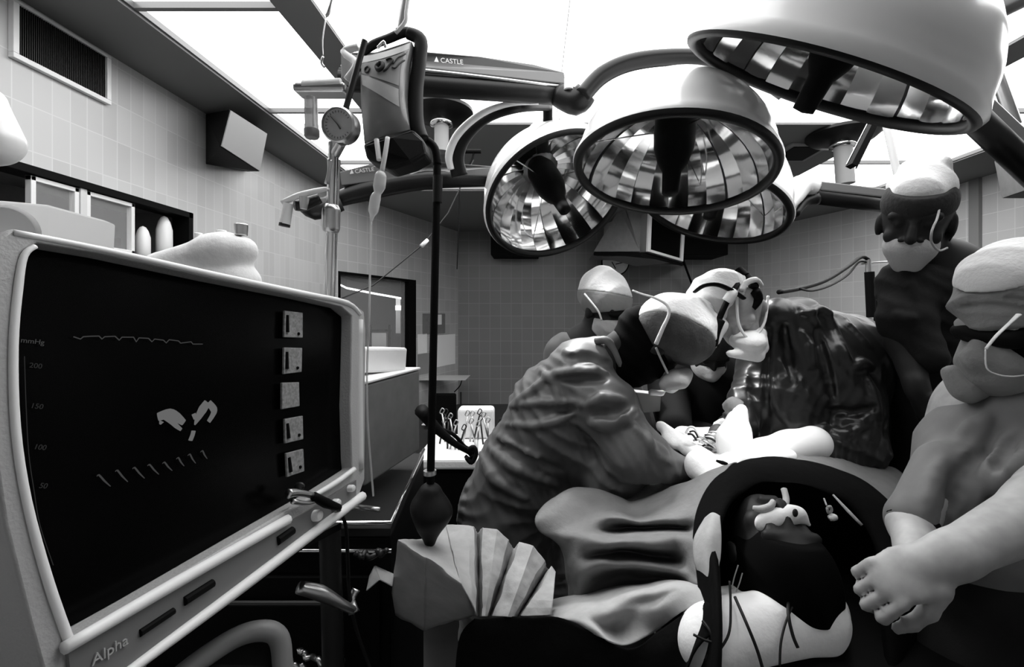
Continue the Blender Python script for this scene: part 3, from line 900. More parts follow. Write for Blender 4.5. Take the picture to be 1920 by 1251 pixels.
build('bow', Geo().tube([P(1092, 180, 1.56), P(1128, 142, 1.56), P(1180, 118, 1.56), P(1250, 108, 1.56), P(1320, 110, 1.56), P(1400, 128, 1.58), P(1470, 175, 1.55)], [.036, .036, .034, .032, .031, .03, .028], 20, 6, flat=.8), K['arm_dark'], t, smooth=True)
build('pivot', Geo().tube([P(1385, 150, 1.5), P(1365, 165, 1.45), P(1350, 190, 1.40)], [.03, .022, .018], 12), K['black'], t, smooth=True)
build('knob', Geo().ball(P(1396, 182, 1.38), (.016, .016, .024)), K['steel'], t, smooth=True)
build('yoke', Geo().tube([P(1262, 150, 1.46), P(1300, 134, 1.45), P(1345, 140, 1.43), P(1375, 165, 1.42)], [.008, .013, .013, .008], 12), K['dome'], t, smooth=True)
# lower left arm
t = thing('lamp_boom', 'lower lettered lamp arm crossing behind the gauge', 'lamp arm', P(750, 340, 1.8))
top = [P(560, 392, 1.62), P(640, 322, 1.66), P(700, 306, 1.7), P(925, 300, 1.9), P(925, 325, 1.9), P(760, 328, 1.74), P(600, 372, 1.62)]
top = [P(636, 322, 1.66), P(690, 308, 1.68), P(780, 300, 1.72), P(930, 312, 1.86), P(930, 330, 1.86), P(780, 330, 1.72), P(640, 348, 1.66)]
build('casing', Geo().slab(top, (0, .085, 0)), K['arm_gray'], t, bevel=.004)
build('spring_tube', Geo().tube([P(600, 386, 1.66), P(680, 360, 1.70), P(800, 338, 1.76), P(920, 336, 1.9)], [.02, .036, .036, .03], 20), K['arm_dark'], t, smooth=True)
castle(t, P(666, 325, 1.665), P(712, 319, 1.685) - P(666, 325, 1.665), (0, 0, 1), .020)
build('end_cap', Geo().tube([P(560, 374, 1.6), P(590, 392, 1.63), P(640, 380, 1.66)], [.02, .04, .03], 12), K['dark_metal'], t, smooth=True)
t = thing('lamp_boom', 'curved arm holding the leftmost lamp', 'lamp arm', P(900, 240, 1.7))
build('bow', Geo().tube([P(862, 330, 1.72), P(856, 296, 1.70), P(872, 258, 1.68), P(912, 222, 1.66), P(970, 203, 1.64), P(1030, 200, 1.78)], [.036, .033, .026, .02, .018, .018], 18, 6, flat=.7), K['arm_dark'], t, smooth=True)
build('bow_face', Geo().tube([P(846, 318, 1.69), P(842, 290, 1.67), P(860, 250, 1.65), P(905, 212, 1.63), P(960, 194, 1.62), P(1010, 192, 1.61)], [.012, .014, .014, .012, .010, .008], 14, 6), K['white'], t, smooth=True)
build('pivot', Geo().cyl(P(1027, 196, 1.78), P(1027, 232, 1.80), .019), K['black'], t, smooth='auto')
build('yoke', Geo().tube([P(990, 250, 1.86), P(1003, 236, 1.83), P(1030, 228, 1.81), P(1048, 222, 1.84)], [.008, .013, .012, .008], 12), K['steel'], t, smooth=True)
# right arms
t = thing('lamp_boom', 'dark straight arm running to the rear lamp behind the standing nurse', 'lamp arm', P(1600, 370, 2.1))
build('casing', beam(Geo(), P(1526, 352, 2.0), P(1740, 376, 2.2), .07, .042), K['arm_gray'], t, bevel=.006)
build('spring_tube', Geo().tube([P(1520, 366, 2.0), P(1740, 395, 2.2)], .036, 18, 0), K['arm_dark'], t, smooth=True)
build('elbow', Geo().tube([P(1528, 352, 1.98), P(1508, 348, 1.97), P(1494, 370, 1.95), P(1480, 390, 1.93)], [.036, .040, .028, .014], 16), K['white'], t, smooth=True, label='white elbow')
build('strut', Geo().tube([P(1530, 372, 1.99), P(1508, 380, 1.98), P(1492, 402, 1.95)], [.03, .02, .014], 12), K['arm_dark'], t, smooth=True)
build('post', Geo().cyl(P(1627, 76.5, 2.15), P(1691, 366, 2.15), .016, n=16), K['offwhite'], t, smooth='auto', label='pale slim post')
t = thing('lamp_boom', 'thick dark arm slanting down to the right edge from the large lamp', 'lamp arm', P(1870, 250, 1.3))
build('casing', beam(Geo(), P(1775, 150, 1.22), P(1990, 350, 1.3), .06, .05), K['arm_gray'], t, bevel=.008)
build('spring_tube', Geo().tube([P(1782, 178, 1.21), P(1985, 372, 1.29)], .034, 18, 0), K['arm_dark'], t, smooth=True)
build('rail', Geo().tube([P(1785, 160, 1.18), P(1985, 348, 1.26)], .004, 8, 0), K['steel'], t, smooth=True)
t = thing('lamp_strut', 'short dark bar with bright edges below the large lamp', 'bar', P(1615, 275, 1.6))
build('bar', beam(Geo(), P(1640, 225, 1.6), P(1596, 312, 1.6), .035, .02), K['black'], t)
build('edge', beam(beam(Geo(), P(1648, 228, 1.59), P(1605, 316, 1.59), .004, .004), P(1632, 222, 1.59), P(1588, 308, 1.59), .004, .004), K['chrome'], t)
# column at the top right
t = thing('ceiling_column', 'grey ceiling column with a thin rod at the top right corner', 'column', P(1845, 100, 1.6))
build('column', Geo().cyl(P(1800, -60, 1.55), P(1836, 45, 1.55), .046, n=28), K['mid'], t, smooth='auto')
build('collar', Geo().cyl(P(1832, 38, 1.55), P(1837, 50, 1.55), .052, n=28), K['black'], t, smooth='auto')
build('sleeve', Geo().cyl(P(1836, 47, 1.55), P(1845, 75, 1.55), .034, n=28), K['grayp'], t, smooth='auto')
build('collar', Geo().cyl(P(1843, 70, 1.55), P(1847, 80, 1.55), .040, n=28), K['black'], t, smooth='auto')
build('rod', Geo().cyl(P(1846, 78, 1.55), P(1903, 235, 1.55), .019, n=20), K['steel'], t, smooth='auto')
build('branch', Geo().cyl(P(1850, 28, 1.57), P(1960, -25, 1.6), .034, n=20), K['arm_dark'], t, smooth='auto')
# pull cord
tag(build('pull_chain', Geo().tube([P(1785, -60, 1.7), P(1795, 30, 1.7), P(1822, 120, 1.7), P(1838, 165, 1.7)], .0016, 6).cyl(P(1840, 176, 1.7), P(1852, 172, 1.7), .004, n=8), K['mid']), 'thin cord hanging beside the ceiling column', 'cord')
# ---------------------------------------------------------------- patient monitor at the left
mTL, mTR, mBL = P(20, 428, .38), P(683, 572, .90), P(110, 1355, .375)
mn = unit(np.cross(mTR - mTL, mBL - mTL))
if mn @ (V(0, 0, CAM_Z) - mTL) < 0: mn = -mn
def mf(px, py, off=0.0):
    """point on the monitor's front plane, off metres in front of it"""
    o = V(0, 0, CAM_Z); d = P(px, py, 1.0) - o
    p0 = mTL + mn * off
    return o + d * (((p0 - o) @ mn) / (d @ mn))
outer = [(20, 428), (200, 462), (400, 508), (560, 542), (655, 563), (683, 585), (686, 620), (685, 760), (684, 900), (672, 935), (600, 985), (450, 1098), (250, 1249), (110, 1355), (60, 1180), (10, 985), (-18, 800), (-28, 650), (-25, 520), (-10, 450)]
inner = [(72, 455), (200, 478), (400, 523), (560, 556), (640, 575), (660, 592), (660, 620), (657, 760), (660, 860), (662, 880), (600, 921), (450, 1010), (250, 1130), (128, 1200), (88, 1090), (48, 940), (27, 800), (23, 650), (30, 540), (42, 475)]
mon = thing('patient_monitor', 'large patient monitor with black screen and pale case at the left', 'monitor', mf(350, 1300, -.1))
N = len(outer)
g = Geo(); back = .20
O0 = [mf(*p, 0.0) for p in outer]; I0 = [mf(*p, 0.0) for p in inner]; I1 = [mf(*p, 0.0) - mn * .022 for p in inner]; Oc = sum(O0) / N
O1 = [Oc + (q - Oc) * .93 - mn * back for q in O0]; O1 = [q for q in O1]
g.v = [tuple(q) for q in O0 + I0 + I1 + O1]
for i in range(N):
    j = (i + 1) % N
    g.f += [(i, j, N + j, N + i), (N + i, N + j, 2 * N + j, 2 * N + i), (i, 3 * N + i, 3 * N + j, j)]
g.f.append(tuple(3 * N + i for i in range(N)))
build('case', g, K['bezel'], mon, smooth='auto', bevel=.003, segs=3)
build('screen', Geo().slab([q - mn * .001 for q in I1], -mn * .004), K['screen'], mon)
tube_at = lambda pts, r, off=.002, n=8, k=4: Geo().tube([mf(*p, off) for p in pts], r, n, k)
build('edge_strip', tube_at([(66, 462), (45, 480), (34, 540), (25, 650), (29, 800), (50, 940), (90, 1090), (130, 1205)], [.0022, .0026, .003, .003, .003, .003, .0034, .0036], .001), K['bezel_light'], mon, smooth=True, label='bright inner edge')
build('top_strip', tube_at([(25, 436), (200, 470), (400, 515), (560, 549), (650, 568), (675, 590)], [.0028, .003, .004, .0046, .005, .004], -.0005), K['bezel_light'], mon, smooth=True, label='bright top edge')
build('side_strip', tube_at([(673, 600), (672, 750), (673, 880)], .0085, -.004), K['offwhite'], mon, smooth=True, label='pale right edge')
# control strip under the screen
pan = build('control_strip', Geo().slab([mf(*p, .004) for p in ((128, 1222), (535, 985), (668, 900), (668, 938), (250, 1262), (140, 1330))], -mn * .01), K['panel_gray'], mon, label='dark grey control strip')
build('upper_lip', tube_at([(120, 1216), (330, 1093), (540, 974)], [.0056, .0066, .0070], .006), K['bezel_light'], mon, smooth=True, label='bright upper lip')
build('upper_lip', tube_at([(588, 930), (630, 905), (664, 880)], [.004, .0048, .0046], .004), K['bezel_light'], mon, smooth=True, label='bright upper lip')
build('lower_lip', tube_at([(180, 1310), (250, 1253), (450, 1104), (600, 990), (680, 930)], [.0046, .005, .0068, .008, .008], .006), K['bezel_light'], mon, smooth=True, label='bright lower lip')
for a, b, r in (((520, 1015), (548, 995), .006), ((345, 1128), (398, 1094), .0048), ((262, 1188), (325, 1146), .0036)):
    build('slot', tube_at([a, b], [r, r], .0045, 10, 0), K['black'], pan)
for p, r in (((592, 967), .0085), ((628, 944), .007), ((656, 916), .006)):
    c_ = mf(*p, .006)
    build('knob', Geo().lathe([(0, .012), (r * .8, .011), (r, .008), (r, 0)], c_ - mn * .003, mn, 20), K['white'], pan, smooth='auto', label='small white knob')
words3d('Alpha', mf(172, 1250, .006), mf(226, 1216, .006) - mf(172, 1250, .006), mf(165, 1225, .006) - mf(172, 1250, .006), .013, K['bezel'], mon)
# traces and figures shown on the glass
tr = [(x / 2.3167, y / 2.3167 + 420) for x, y in ((320, 490), (350, 500), (362, 490), (395, 488), (430, 487), (443, 500), (455, 490), (500, 488), (518, 505), (530, 492), (580, 492), (592, 512), (604, 495), (645, 497), (660, 512), (672, 500), (710, 505), (722, 517), (735, 503), (775, 508), (785, 518), (830, 512), (838, 522), (880, 522))]
build('pulse_trace', tube_at(tr, .0006, -.0195, 5, 0), K['trace'], mon)
g = Geo()
for a, b in (((430, 1090), (480, 1140)), ((510, 1070), (555, 1120)), ((585, 1058), (628, 1105)), ((650, 1045), (690, 1088)), ((715, 1035), (748, 1072)), ((775, 1015), (800, 1052)), ((825, 1000), (850, 1040)), ((880, 985), (900, 1020))):
    a = (a[0] / 2.3167, a[1] / 2.3167 + 420); b = (b[0] / 2.3167, b[1] / 2.3167 + 420)
    g.tube([mf(a[0] - 4, a[1] + 3, -.0195), mf(*a, -.0195), mf((a[0] + b[0]) / 2 - 1, (a[1] + b[1]) / 2, -.0195), mf(*b, -.0195)], [.0003, .0008, .0008, .0004], 5, 2)
build('pressure_trace', g, K['trace'], mon)
build('scale_line', tube_at([(46, 668), (49, 760), (54, 850), (64, 920), (75, 985), (100, 1060)], .0003, -.0195, 5), K['trace_dim'], mon)
for s_, p in (('mmHg', (38, 642)), ('200', (54, 689)), ('150', (56, 765)), ('100', (62, 842)), ('50', (72, 915))):
    words3d(s_, mf(*p, -.0195), mf(p[0] + 40, p[1] + 4, -.0195) - mf(*p, -.0195), mf(p[0], p[1] - 20, -.0195) - mf(*p, -.0195), .0062, K['trace'] if s_ == 'mmHg' else K['trace_dim'], mon, 'scale_figure', .0001)
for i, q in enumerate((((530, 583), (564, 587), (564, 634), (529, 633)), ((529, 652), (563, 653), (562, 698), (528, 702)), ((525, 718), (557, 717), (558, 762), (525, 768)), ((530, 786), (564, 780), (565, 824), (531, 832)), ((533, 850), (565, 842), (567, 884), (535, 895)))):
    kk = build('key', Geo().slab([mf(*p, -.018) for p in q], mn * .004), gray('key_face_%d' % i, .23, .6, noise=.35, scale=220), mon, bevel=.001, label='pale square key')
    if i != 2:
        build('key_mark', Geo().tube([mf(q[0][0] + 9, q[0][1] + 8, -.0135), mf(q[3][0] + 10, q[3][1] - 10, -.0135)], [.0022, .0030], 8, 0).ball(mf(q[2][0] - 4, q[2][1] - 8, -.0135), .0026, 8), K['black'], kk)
g = Geo()  # reflected hands and pen, painted on the glass as faintly glowing shapes
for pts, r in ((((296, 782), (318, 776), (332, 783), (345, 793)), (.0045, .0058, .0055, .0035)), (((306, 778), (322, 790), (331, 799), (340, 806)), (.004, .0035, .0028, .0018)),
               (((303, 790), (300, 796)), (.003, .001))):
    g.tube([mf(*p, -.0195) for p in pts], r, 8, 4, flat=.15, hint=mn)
build('hand_reflection', g, K['reflection_glow'], mon, smooth=True, label='painted reflection of a hand on the screen')
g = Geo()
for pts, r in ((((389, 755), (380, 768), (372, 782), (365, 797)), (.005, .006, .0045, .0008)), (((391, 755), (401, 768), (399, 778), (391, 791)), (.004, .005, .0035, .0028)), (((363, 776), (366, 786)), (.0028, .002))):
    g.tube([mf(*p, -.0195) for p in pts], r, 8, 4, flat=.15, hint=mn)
build('hand_reflection', g, K['reflection_glow'], mon, smooth=True, label='painted reflection of a hand holding a pen on the screen')
build('pen_reflection', tube_at([(363, 808), (361, 816), (357, 826)], .0022, -.0195, 8, 0), K['reflection_glow'], mon)
# cable clamp on the lower edge
t = thing('cable_clamp', 'small metal clamp with a cable on the lower edge of the monitor', 'clamp', mf(590, 935, .02))
build('jaw', Geo().tube([mf(540, 926, .008), mf(560, 924, .012), mf(598, 932, .016)], [.007, .005, .004], 10, 3), K['steel'], t, smooth=True)
build('jaw', Geo().tube([mf(548, 940, .010), mf(575, 944, .014), mf(600, 936, .016)], [.004, .003, .004], 8, 3), K['steel'], t, smooth=True)
build('grip', Geo().tube([mf(588, 930, .018), mf(612, 944, .02), mf(636, 952, .018)], [.006, .0075, .005], 10, 3), K['black'], t, smooth=True)
build('cable', Geo().tube([mf(632, 950, .018), P(648, 985, .80), P(652, 1050, .82), P(655, 1110, .84), P(668, 1180, .86), P(700, 1270, .88)], .0032, 8, 5), K['rubber'], t, smooth=True)
build('hook', Geo().ball(mf(562, 912, .01), (.008, .004, .006), 10), K['dark_metal'], t, smooth=True)
build('side_bar', Geo().tube([mf(655, 950, .0), P(690, 953, .92), P(712, 956, .93)], .005, 10, 2), K['steel'], mon, smooth=True, label='short steel bar')

# stand and cart below the monitor
t = thing('monitor_cart', 'dark wheeled stand below the monitor with a clamp handle', 'cart', P(610, 1200, .95) * V(1, 1, 0))
build('post', Geo().cyl(P(618, 990, .97), V(P(640, 1250, .97)[0], .97, .05), .022, n=20), K['dark_metal'], t, smooth='auto')
build('base', Geo().boxmm((-.75, .55, .05), (-.33, 1.1, .09)), K['black'], t, bevel=.01)
build('platform', Geo().slab([mf(-60, 1330, -.03), mf(640, 980, -.03), mf(640, 980, -.20), mf(-60, 1330, -.20)], (0, 0, -.012)), K['black'], t)
for x, y in ((-.72, .58), (-.36, .58), (-.72, 1.07), (-.36, 1.07)):
    build('caster', Geo().cyl((x - .012, y, .028), (x + .012, y, .028), .028, n=18), K['rubber'], t, smooth='auto')
build('handle', Geo().tube([P(560, 1102, .78), P(600, 1112, .80), P(640, 1133, .82), P(663, 1145, .84)], [.010, .013, .009, .007], 12, 4), K['steel'], t, smooth=True, label='bright clamp handle')
build('clamp', Geo().tube([P(668, 1105, .86), P(660, 1125, .85), P(664, 1150, .84)], [.008, .006, .010], 10, 3), K['steel'], t, smooth=True)
# rounded tray below the monitor
t = thing('grey_tray', 'rounded pale tray edge at the bottom of the picture under the monitor', 'tray', P(440, 1240, .6))
build('tray', Geo().tube([P(300, 1300, .50), P(380, 1235, .54), P(450, 1192, .57), P(500, 1183, .585), P(524, 1200, .59), P(530, 1250, .585), P(532, 1300, .58)], [.012] * 7, 14, 5), K['grayp'], t, smooth=True)
build('tray_floor', Geo().slab([P(300, 1310, .50), P(380, 1245, .54), P(450, 1202, .57), P(500, 1193, .585), P(522, 1205, .59), P(528, 1250, .585), P(530, 1310, .58)], (0, 0, -.01)), K['black'], t)
# crumpled bright scraps near the floor
for i, (pts, lab) in enumerate(((((562, 1222), (590, 1238), (640, 1250)), 'crumpled clear tubing lying low between cart and drapes, longest piece'),
                                (((530, 1240), (555, 1250), (590, 1262)), 'crumpled clear tubing at the bottom edge under the tray'),
                                (((670, 1040), (700, 1035), (725, 1032)), 'loose coil of tubing beside the machine, above the paper sheet'))):
    g = Geo(); rr = random.Random(i + 3)
    P0 = [P(a + rr.uniform(-3, 3), b + rr.uniform(-3, 3), 1.0) for a, b in pts]
    path = catmull(P0, 8); path = [q + V(rr.uniform(-.006, .006), rr.uniform(-.006, .006), rr.uniform(-.006, .006)) for q in path]
    g.tube(path, .006, 8, 3)
    tag(build('tubing', g, K['dark_metal'] if i == 2 else K['steel'], smooth=True), lab, 'tubing')

# ---------------------------------------------------------------- anaesthesia machine with white top
t = thing('anaesthesia_machine', 'grey metal cabinet with white top behind the monitor', 'machine', P(735, 900, 1.35) * V(1, 1, 0) + V(0, 0, .9))
A_ = P(685, 715, 1.20); B_ = P(787, 700, 1.52); zt = (A_[2] + B_[2]) / 2; zb = (P(690, 905, 1.2)[2] + P(785, 850, 1.52)[2]) / 2
A_[2] = B_[2] = zt; A2, B2 = A_.copy(), B_.copy(); A2[2] = B2[2] = zb
side = V(-.42, .02, 0)
build('case', Geo().hexa([A_, B_, B2, A2, A_ + side, B_ + side, B2 + side, A2 + side]), K['grayp'], t, bevel=.006)
build('top_sheet', Geo().slab([A_ + V(.003, -.003, .002), B_ + V(.003, .003, .002), B_ + side + V(0, 0, .002), A_ + side + V(0, 0, .002)], (0, 0, .008)), K['linen'], t, bevel=.003, label='white top sheet')
tag(build('paper_stack', Geo().slab([P(682, 700, 1.30), P(762, 697, 1.46), P(765, 652, 1.46) , P(682, 652, 1.30)], (-.1, .04, 0)), K['linen'], bevel=.008), 'white folded paper block standing on the machine top', 'paper')
t = thing('drawer_trolley', 'black drawer trolley with chrome railed top under the grey cabinet', 'trolley', V(-.6, 1.35, 0))
zt = .905
c4 = [V(-.93, 1.10, zt), V(-.335, 1.10, zt), V(-.335, 1.62, zt), V(-.93, 1.62, zt)]
c4 = [V(-.90, 1.05, zt), V(P(737, 912, 1.07)[0], 1.05, zt), V(P(792, 858, 1.6)[0], 1.62, zt), V(-.95, 1.62, zt)]
build('body', Geo().slab([q + V(0, 0, -.02) for q in c4], (0, 0, -.80)), K['black'], t, bevel=.006)
build('top', Geo().slab([q + V(0, 0, -.001) for q in c4], (0, 0, -.018)), K['dark_metal'], t)
build('rail', Geo().tube([c4[0] + V(0, 0, .012), c4[1] + V(0, 0, .012), c4[2] + V(0, 0, .012)], .006, 10, 0), K['chrome'], t, smooth=True, label='chrome rail')
build('rail', Geo().tube([c4[0] + V(0, -.004, -.05), c4[1] + V(.004, -.004, -.05)], .005, 10, 0), K['chrome'], t, smooth=True, label='chrome rail')
for k in range(3):
    z1 = .80 - k * .24
    dd = build('drawer', Geo().boxmm((-.88, 1.035, z1 - .2), (c4[1][0] - .02, 1.048, z1)), K['black'], t, bevel=.003)
    build('handle', Geo().tube([V(-.70, 1.02, z1 - .05), V(-.42, 1.02, z1 - .05)], .006, 8, 0), K['dark_metal'], dd)
for x, y in ((-.88, 1.1), (c4[1][0] - .04, 1.1), (-.88, 1.58), (c4[1][0] - .03, 1.58)):
    build('caster', Geo().cyl((x - .014, y, .04), (x + .014, y, .04), .04, n=18), K['rubber'], t, smooth='auto')

# ---------------------------------------------------------------- gas pole with gauge, flowmeter
t = thing('gas_pole', 'chrome gas supply pole with round gauge and flowmeter', 'pole', P(612, 560, .86))
build('pole', Geo().cyl(P(626, 268, .86), P(612, 700, .86), .0095, n=20), K['chrome'], t, smooth='auto')
build('pole', Geo().cyl(P(634, 300, .87), P(618, 700, .87), .0045, n=12), K['steel'], t, smooth='auto')
build('coupling', Geo().tube([P(623, 384, .86), P(622, 392, .86), P(621, 402, .86), P(620, 428, .86), P(619, 436, .86)], [.011, .016, .0165, .0165, .012], 24, 3), K['steel'], t, smooth=True)
build('upper_rod', Geo().cyl(P(684, 76, .86), P(648, 205, .86), .0055, n=16), K['dark_metal'], t, smooth='auto')
gc = P(640, 237, .84); gax = unit(V(-.12, -1, -.12))
ga = build('gauge', Geo().lathe([(0, -.02), (.026, -.02), (.031, -.014), (.0325, 0), (.0325, .012), (.0295, .015), (.0285, .011)], gc, gax, 40), K['steel'], t, smooth='auto')
build('dial', Geo().lathe([(.0285, .0105), (0, .0108)], gc, gax, 40), K['label'], ga, label='pale dial')
build('needle', Geo().tube([gc + gax * .013 + V(-.014, 0, .016), gc + gax * .013, gc + gax * .013 + V(.005, 0, -.008)], [.0005, .0012, .0018], 6, 0), K['ink'], ga, label='black needle')
g = Geo(); uu, ww, _ = frame_from(gax)
for k in range(22):
    a = 2 * math.pi * k / 26 + .5
    dr = math.cos(a) * uu + math.sin(a) * ww
    g.cyl(gc + gax * .0115 + dr * .0215, gc + gax * .0115 + dr * .0250, .0005, n=4)
build('scale_mark', g, K['ink'], ga)
build('stem', Geo().cyl(gc + V(0, 0, -.03), P(628, 290, .86), .009, n=16), K['steel'], t, smooth='auto')
build('manifold', Geo().boxmm(P(567, 188, .90), P(646, 152, .86)), K['steel'], t, bevel=.006, segs=3)
build('manifold_cover', Geo().tube([P(570, 162, .87), P(640, 158, .87)], [.011, .011], 16, 0), K['offwhite'], t, smooth=True)
fm = build('flowmeter', Geo().lathe([(0, 0), (.010, .001), (.0125, .004), (.0125, .022), (.0118, .024), (.0118, .074), (0, .075)], P(585, 257, .86), (-.03, 0, 1), 24), K['tube_glass'], t, smooth='auto', label='clear flowmeter tube')
build('cap', Geo().lathe([(0, 0), (.011, .0), (.0135, .004), (.0135, .016), (0, .017)], P(585, 259, .86), (-.03, 0, 1), 24), K['grayp'], fm, smooth='auto')
build('inner_tube', Geo().cyl(P(588, 236, .86), P(589, 186, .86), .0025, n=10), K['white'], fm, smooth='auto')
build('bracket', Geo().tube([P(650, 150, .88), P(668, 120, .88), P(645, 98, .90), P(672, 88, .9)], .007, 10, 4), K['offwhite'], t, smooth=True)
build('bracket_block', Geo().boxmm(P(638, 148, .93), P(666, 108, .96)), K['mid'], t, bevel=.004)
build('clip', Geo().tube([P(618, 298, .85), P(617, 320, .85), P(612, 345, .85)], [.005, .003, .004], 8, 3), K['steel'], t, smooth=True)
# valve with a white lever lower on the pole
t = thing('gas_valve', 'white lever valve with a short plug hanging left of the pole', 'valve', P(570, 380, .86))
build('lever', Geo().tube([P(530, 380, .83), P(560, 367, .83), P(590, 359, .84), P(613, 354, .85)], [.0065, .0075, .007, .005], 12, 4, flat=.7), K['white'], t, smooth=True, label='white lever')
build('plug', Geo().cyl(P(541, 382, .83), P(534, 420, .83), .0085, .0095, n=18), K['white'], t, smooth='auto', label='white plug')
build('plug_tip', Geo().cyl(P(534, 419, .83), P(533, 425, .83), .0095, n=18), K['dark_metal'], t, smooth='auto')
build('body', Geo().tube([P(553, 386, .84), P(570, 384, .85), P(600, 372, .86)], [.009, .012, .009], 12, 3), K['dark_metal'], t, smooth=True)
build('screw', Geo().cyl(P(571, 370, .83), P(569, 392, .83), .009, .006, n=16), K['steel'], t, smooth='auto')
# hooks on a hanging chain near the ceiling
tag(build('hanging_chain', Geo().tube([P(625, -10, .9), P(617, 20, .9), P(612, 30, .9)], [.002, .004, .003], 8, 3).tube([P(612, 30, .9), P(605, 75, .9), P(606, 110, .9)], .0012, 6, 3).tube([P(606, 106, .9), P(603, 118, .9), P(608, 126, .9)], .0025, 8, 3), K['steel'], smooth=True), 'thin chain with clips hanging from the ceiling left of the bag', 'chain')

# ---------------------------------------------------------------- infusion bag in black pressure cuff
t = thing('infusion_bag', 'dark filled infusion bag with pale label band, hanging in a black cuff', 'bag', P(725, 190, .92))
rows = []
L_ = [(678, 106), (676, 150), (677, 200), (683, 265)]; R_ = [(772, 78), (764, 130), (762, 190), (768, 243)]
for j in range(9):
    v = j / 8
    lx = np.interp(v * 3, range(4), [p[0] for p in L_]); ly = np.interp(v * 3, range(4), [p[1] for p in L_])
    rx = np.interp(v * 3, range(4), [p[0] for p in R_]); ry = np.interp(v * 3, range(4), [p[1] for p in R_])
    r = []
    for i in range(9):
        u = i / 8
        bulge = .030 * (math.sin(math.pi * u) ** .6) * (math.sin(math.pi * min(1, v * .85 + .12)) ** .6)
        r.append(P(lx + (rx - lx) * u, ly + (ry - ly) * u + 3 * math.sin(math.pi * u) * (1 - v), .93 - bulge))
    rows.append(r)
bagsurf = rows
def grid(rows, k=3):
    R = [catmull([np.asarray(p) for p in r], k) for r in rows]
    C = [catmull([R[i][j] for i in range(len(R))], k) for j in range(len(R[0]))]
    return C
def shell(name, rows, back, mat, parent, k=3, label=None):
    C = grid(rows, k); nu, nv = len(C), len(C[0]); g = Geo()
    for c in C:
        for p in c: g.v.append(tuple(p))
    for c in C:
        for p in c: g.v.append(tuple(p + back))
    n_ = nu * nv
    for i in range(nu - 1):
        for j in range(nv - 1):
            a = i * nv + j
            g.f += [(a, a + 1, a + nv + 1, a + nv), (n_ + a, n_ + a + nv, n_ + a + nv + 1, n_ + a + 1)]
    for i in range(nu - 1):
        g.f += [(i * nv, (i + 1) * nv, n_ + (i + 1) * nv, n_ + i * nv), (i * nv + nv - 1, n_ + i * nv + nv - 1, n_ + (i + 1) * nv + nv - 1, (i + 1) * nv + nv - 1)]
    for j in range(nv - 1):
        b = (nu - 1) * nv
        g.f += [(j, n_ + j, n_ + j + 1, j + 1), (b + j, b + j + 1, n_ + b + j + 1, n_ + b + j)]
    return build(name, g, mat, parent, smooth='auto', label=label, edge=50)
shell('bag', rows, V(0, .03, 0), K['blood'], t)
off = V(0, -.0015, 0)
def bagpt(u, v):
    i = min(7, int(u * 8)); j = min(7, int(v * 8)); a = u * 8 - i; b = v * 8 - j
    r = bagsurf
    return (r[j][i] * (1 - a) + r[j][i + 1] * a) * (1 - b) + (r[j + 1][i] * (1 - a) + r[j + 1][i + 1] * a) * b
def patch(name, uv, mat, nrow=8, ncol=8, lab=None):
    """uv: left top, right top, right bottom, left bottom on the bag"""
    rr = []
    for j in range(nrow + 1):
        v = j / nrow; a = np.array(uv[0]) * (1 - v) + np.array(uv[3]) * v; b = np.array(uv[1]) * (1 - v) + np.array(uv[2]) * v
        rr.append([bagpt(*(a + (b - a) * i / ncol)) + off for i in range(ncol + 1)])
    return shell(name, rr, V(0, .001, 0), mat, t, 1, lab)
patch('label_band', ((.02, .26), (.93, .56), (.93, .76), (.04, .40)), K['label'], lab='pale diagonal label band')
patch('label_top', ((.02, .015), (.97, .015), (.97, .09), (.02, .10)), K['offwhite'], lab='white strip along the top')
patch('label', ((.02, .11), (.95, .11), (.93, .52), (.02, .245)), gray('label_mid', .26, .6, noise=.1, scale=30), lab='grey upper label')
def scribble(pts, r=.0012):
    build('handwriting', Geo().tube([bagpt(*p) + off * 2.2 for p in pts], r, 6, 4), K['ink'], t, smooth=True)
scribble([(.16, .17), (.10, .19), (.10, .24), (.16, .25), (.19, .21), (.16, .17)], .0016)
scribble([(.38, .16), (.33, .20), (.38, .25), (.46, .22), (.44, .16), (.38, .16)], .0042)
scribble([(.52, .14), (.60, .13), (.66, .17), (.60, .22), (.55, .26), (.48, .28)], .0022)
scribble([(.68, .22), (.76, .16), (.84, .15), (.92, .14)], .0016)
scribble([(.66, .26), (.74, .28), (.82, .24), (.92, .22)], .0016)
cuff = thing('pressure_cuff', 'black rubber pressure cuff wrapped round the infusion bag', 'cuff', P(740, 180, .96))
build('sleeve', Geo().tube([P(765, 62, .95), P(788, 75, .95), P(787, 110, .95), P(780, 170, .95), P(780, 230, .95), P(790, 262, .95)], [.012, .014, .014, .015, .017, .016], 16, 6), K['rubber'], cuff, smooth=True)
build('sleeve_top', Geo().tube([P(680, 100, .95), P(700, 84, .95), P(730, 72, .95), P(762, 60, .95), P(784, 70, .95)], [.007, .009, .009, .010, .010], 12, 6), K['rubber'], cuff, smooth=True)
build('pocket', Geo().add(*(lambda q: (q.v, q.f))(Geo().slab([P(679, 268, .90), P(700, 262, .885), P(735, 256, .88), P(775, 240, .90), P(795, 262, .93), P(800, 290, .93), P(770, 306, .92), P(728, 318, .90), P(710, 306, .90), P(686, 298, .90)], (0, .06, 0)))), K['rubber'], cuff, bevel=.008, segs=3)
build('back', Geo().slab([P(682, 104, .965), P(770, 75, .965), P(790, 262, .965), P(682, 270, .965)], (0, .012, 0)), K['rubber'], cuff, bevel=.004)
build('strap', Geo().tube([P(742, 62, .93), P(760, 40, .93), P(762, 20, .93), P(768, -20, .93)], .004, 8, 4), K['offwhite'], cuff, smooth=True)
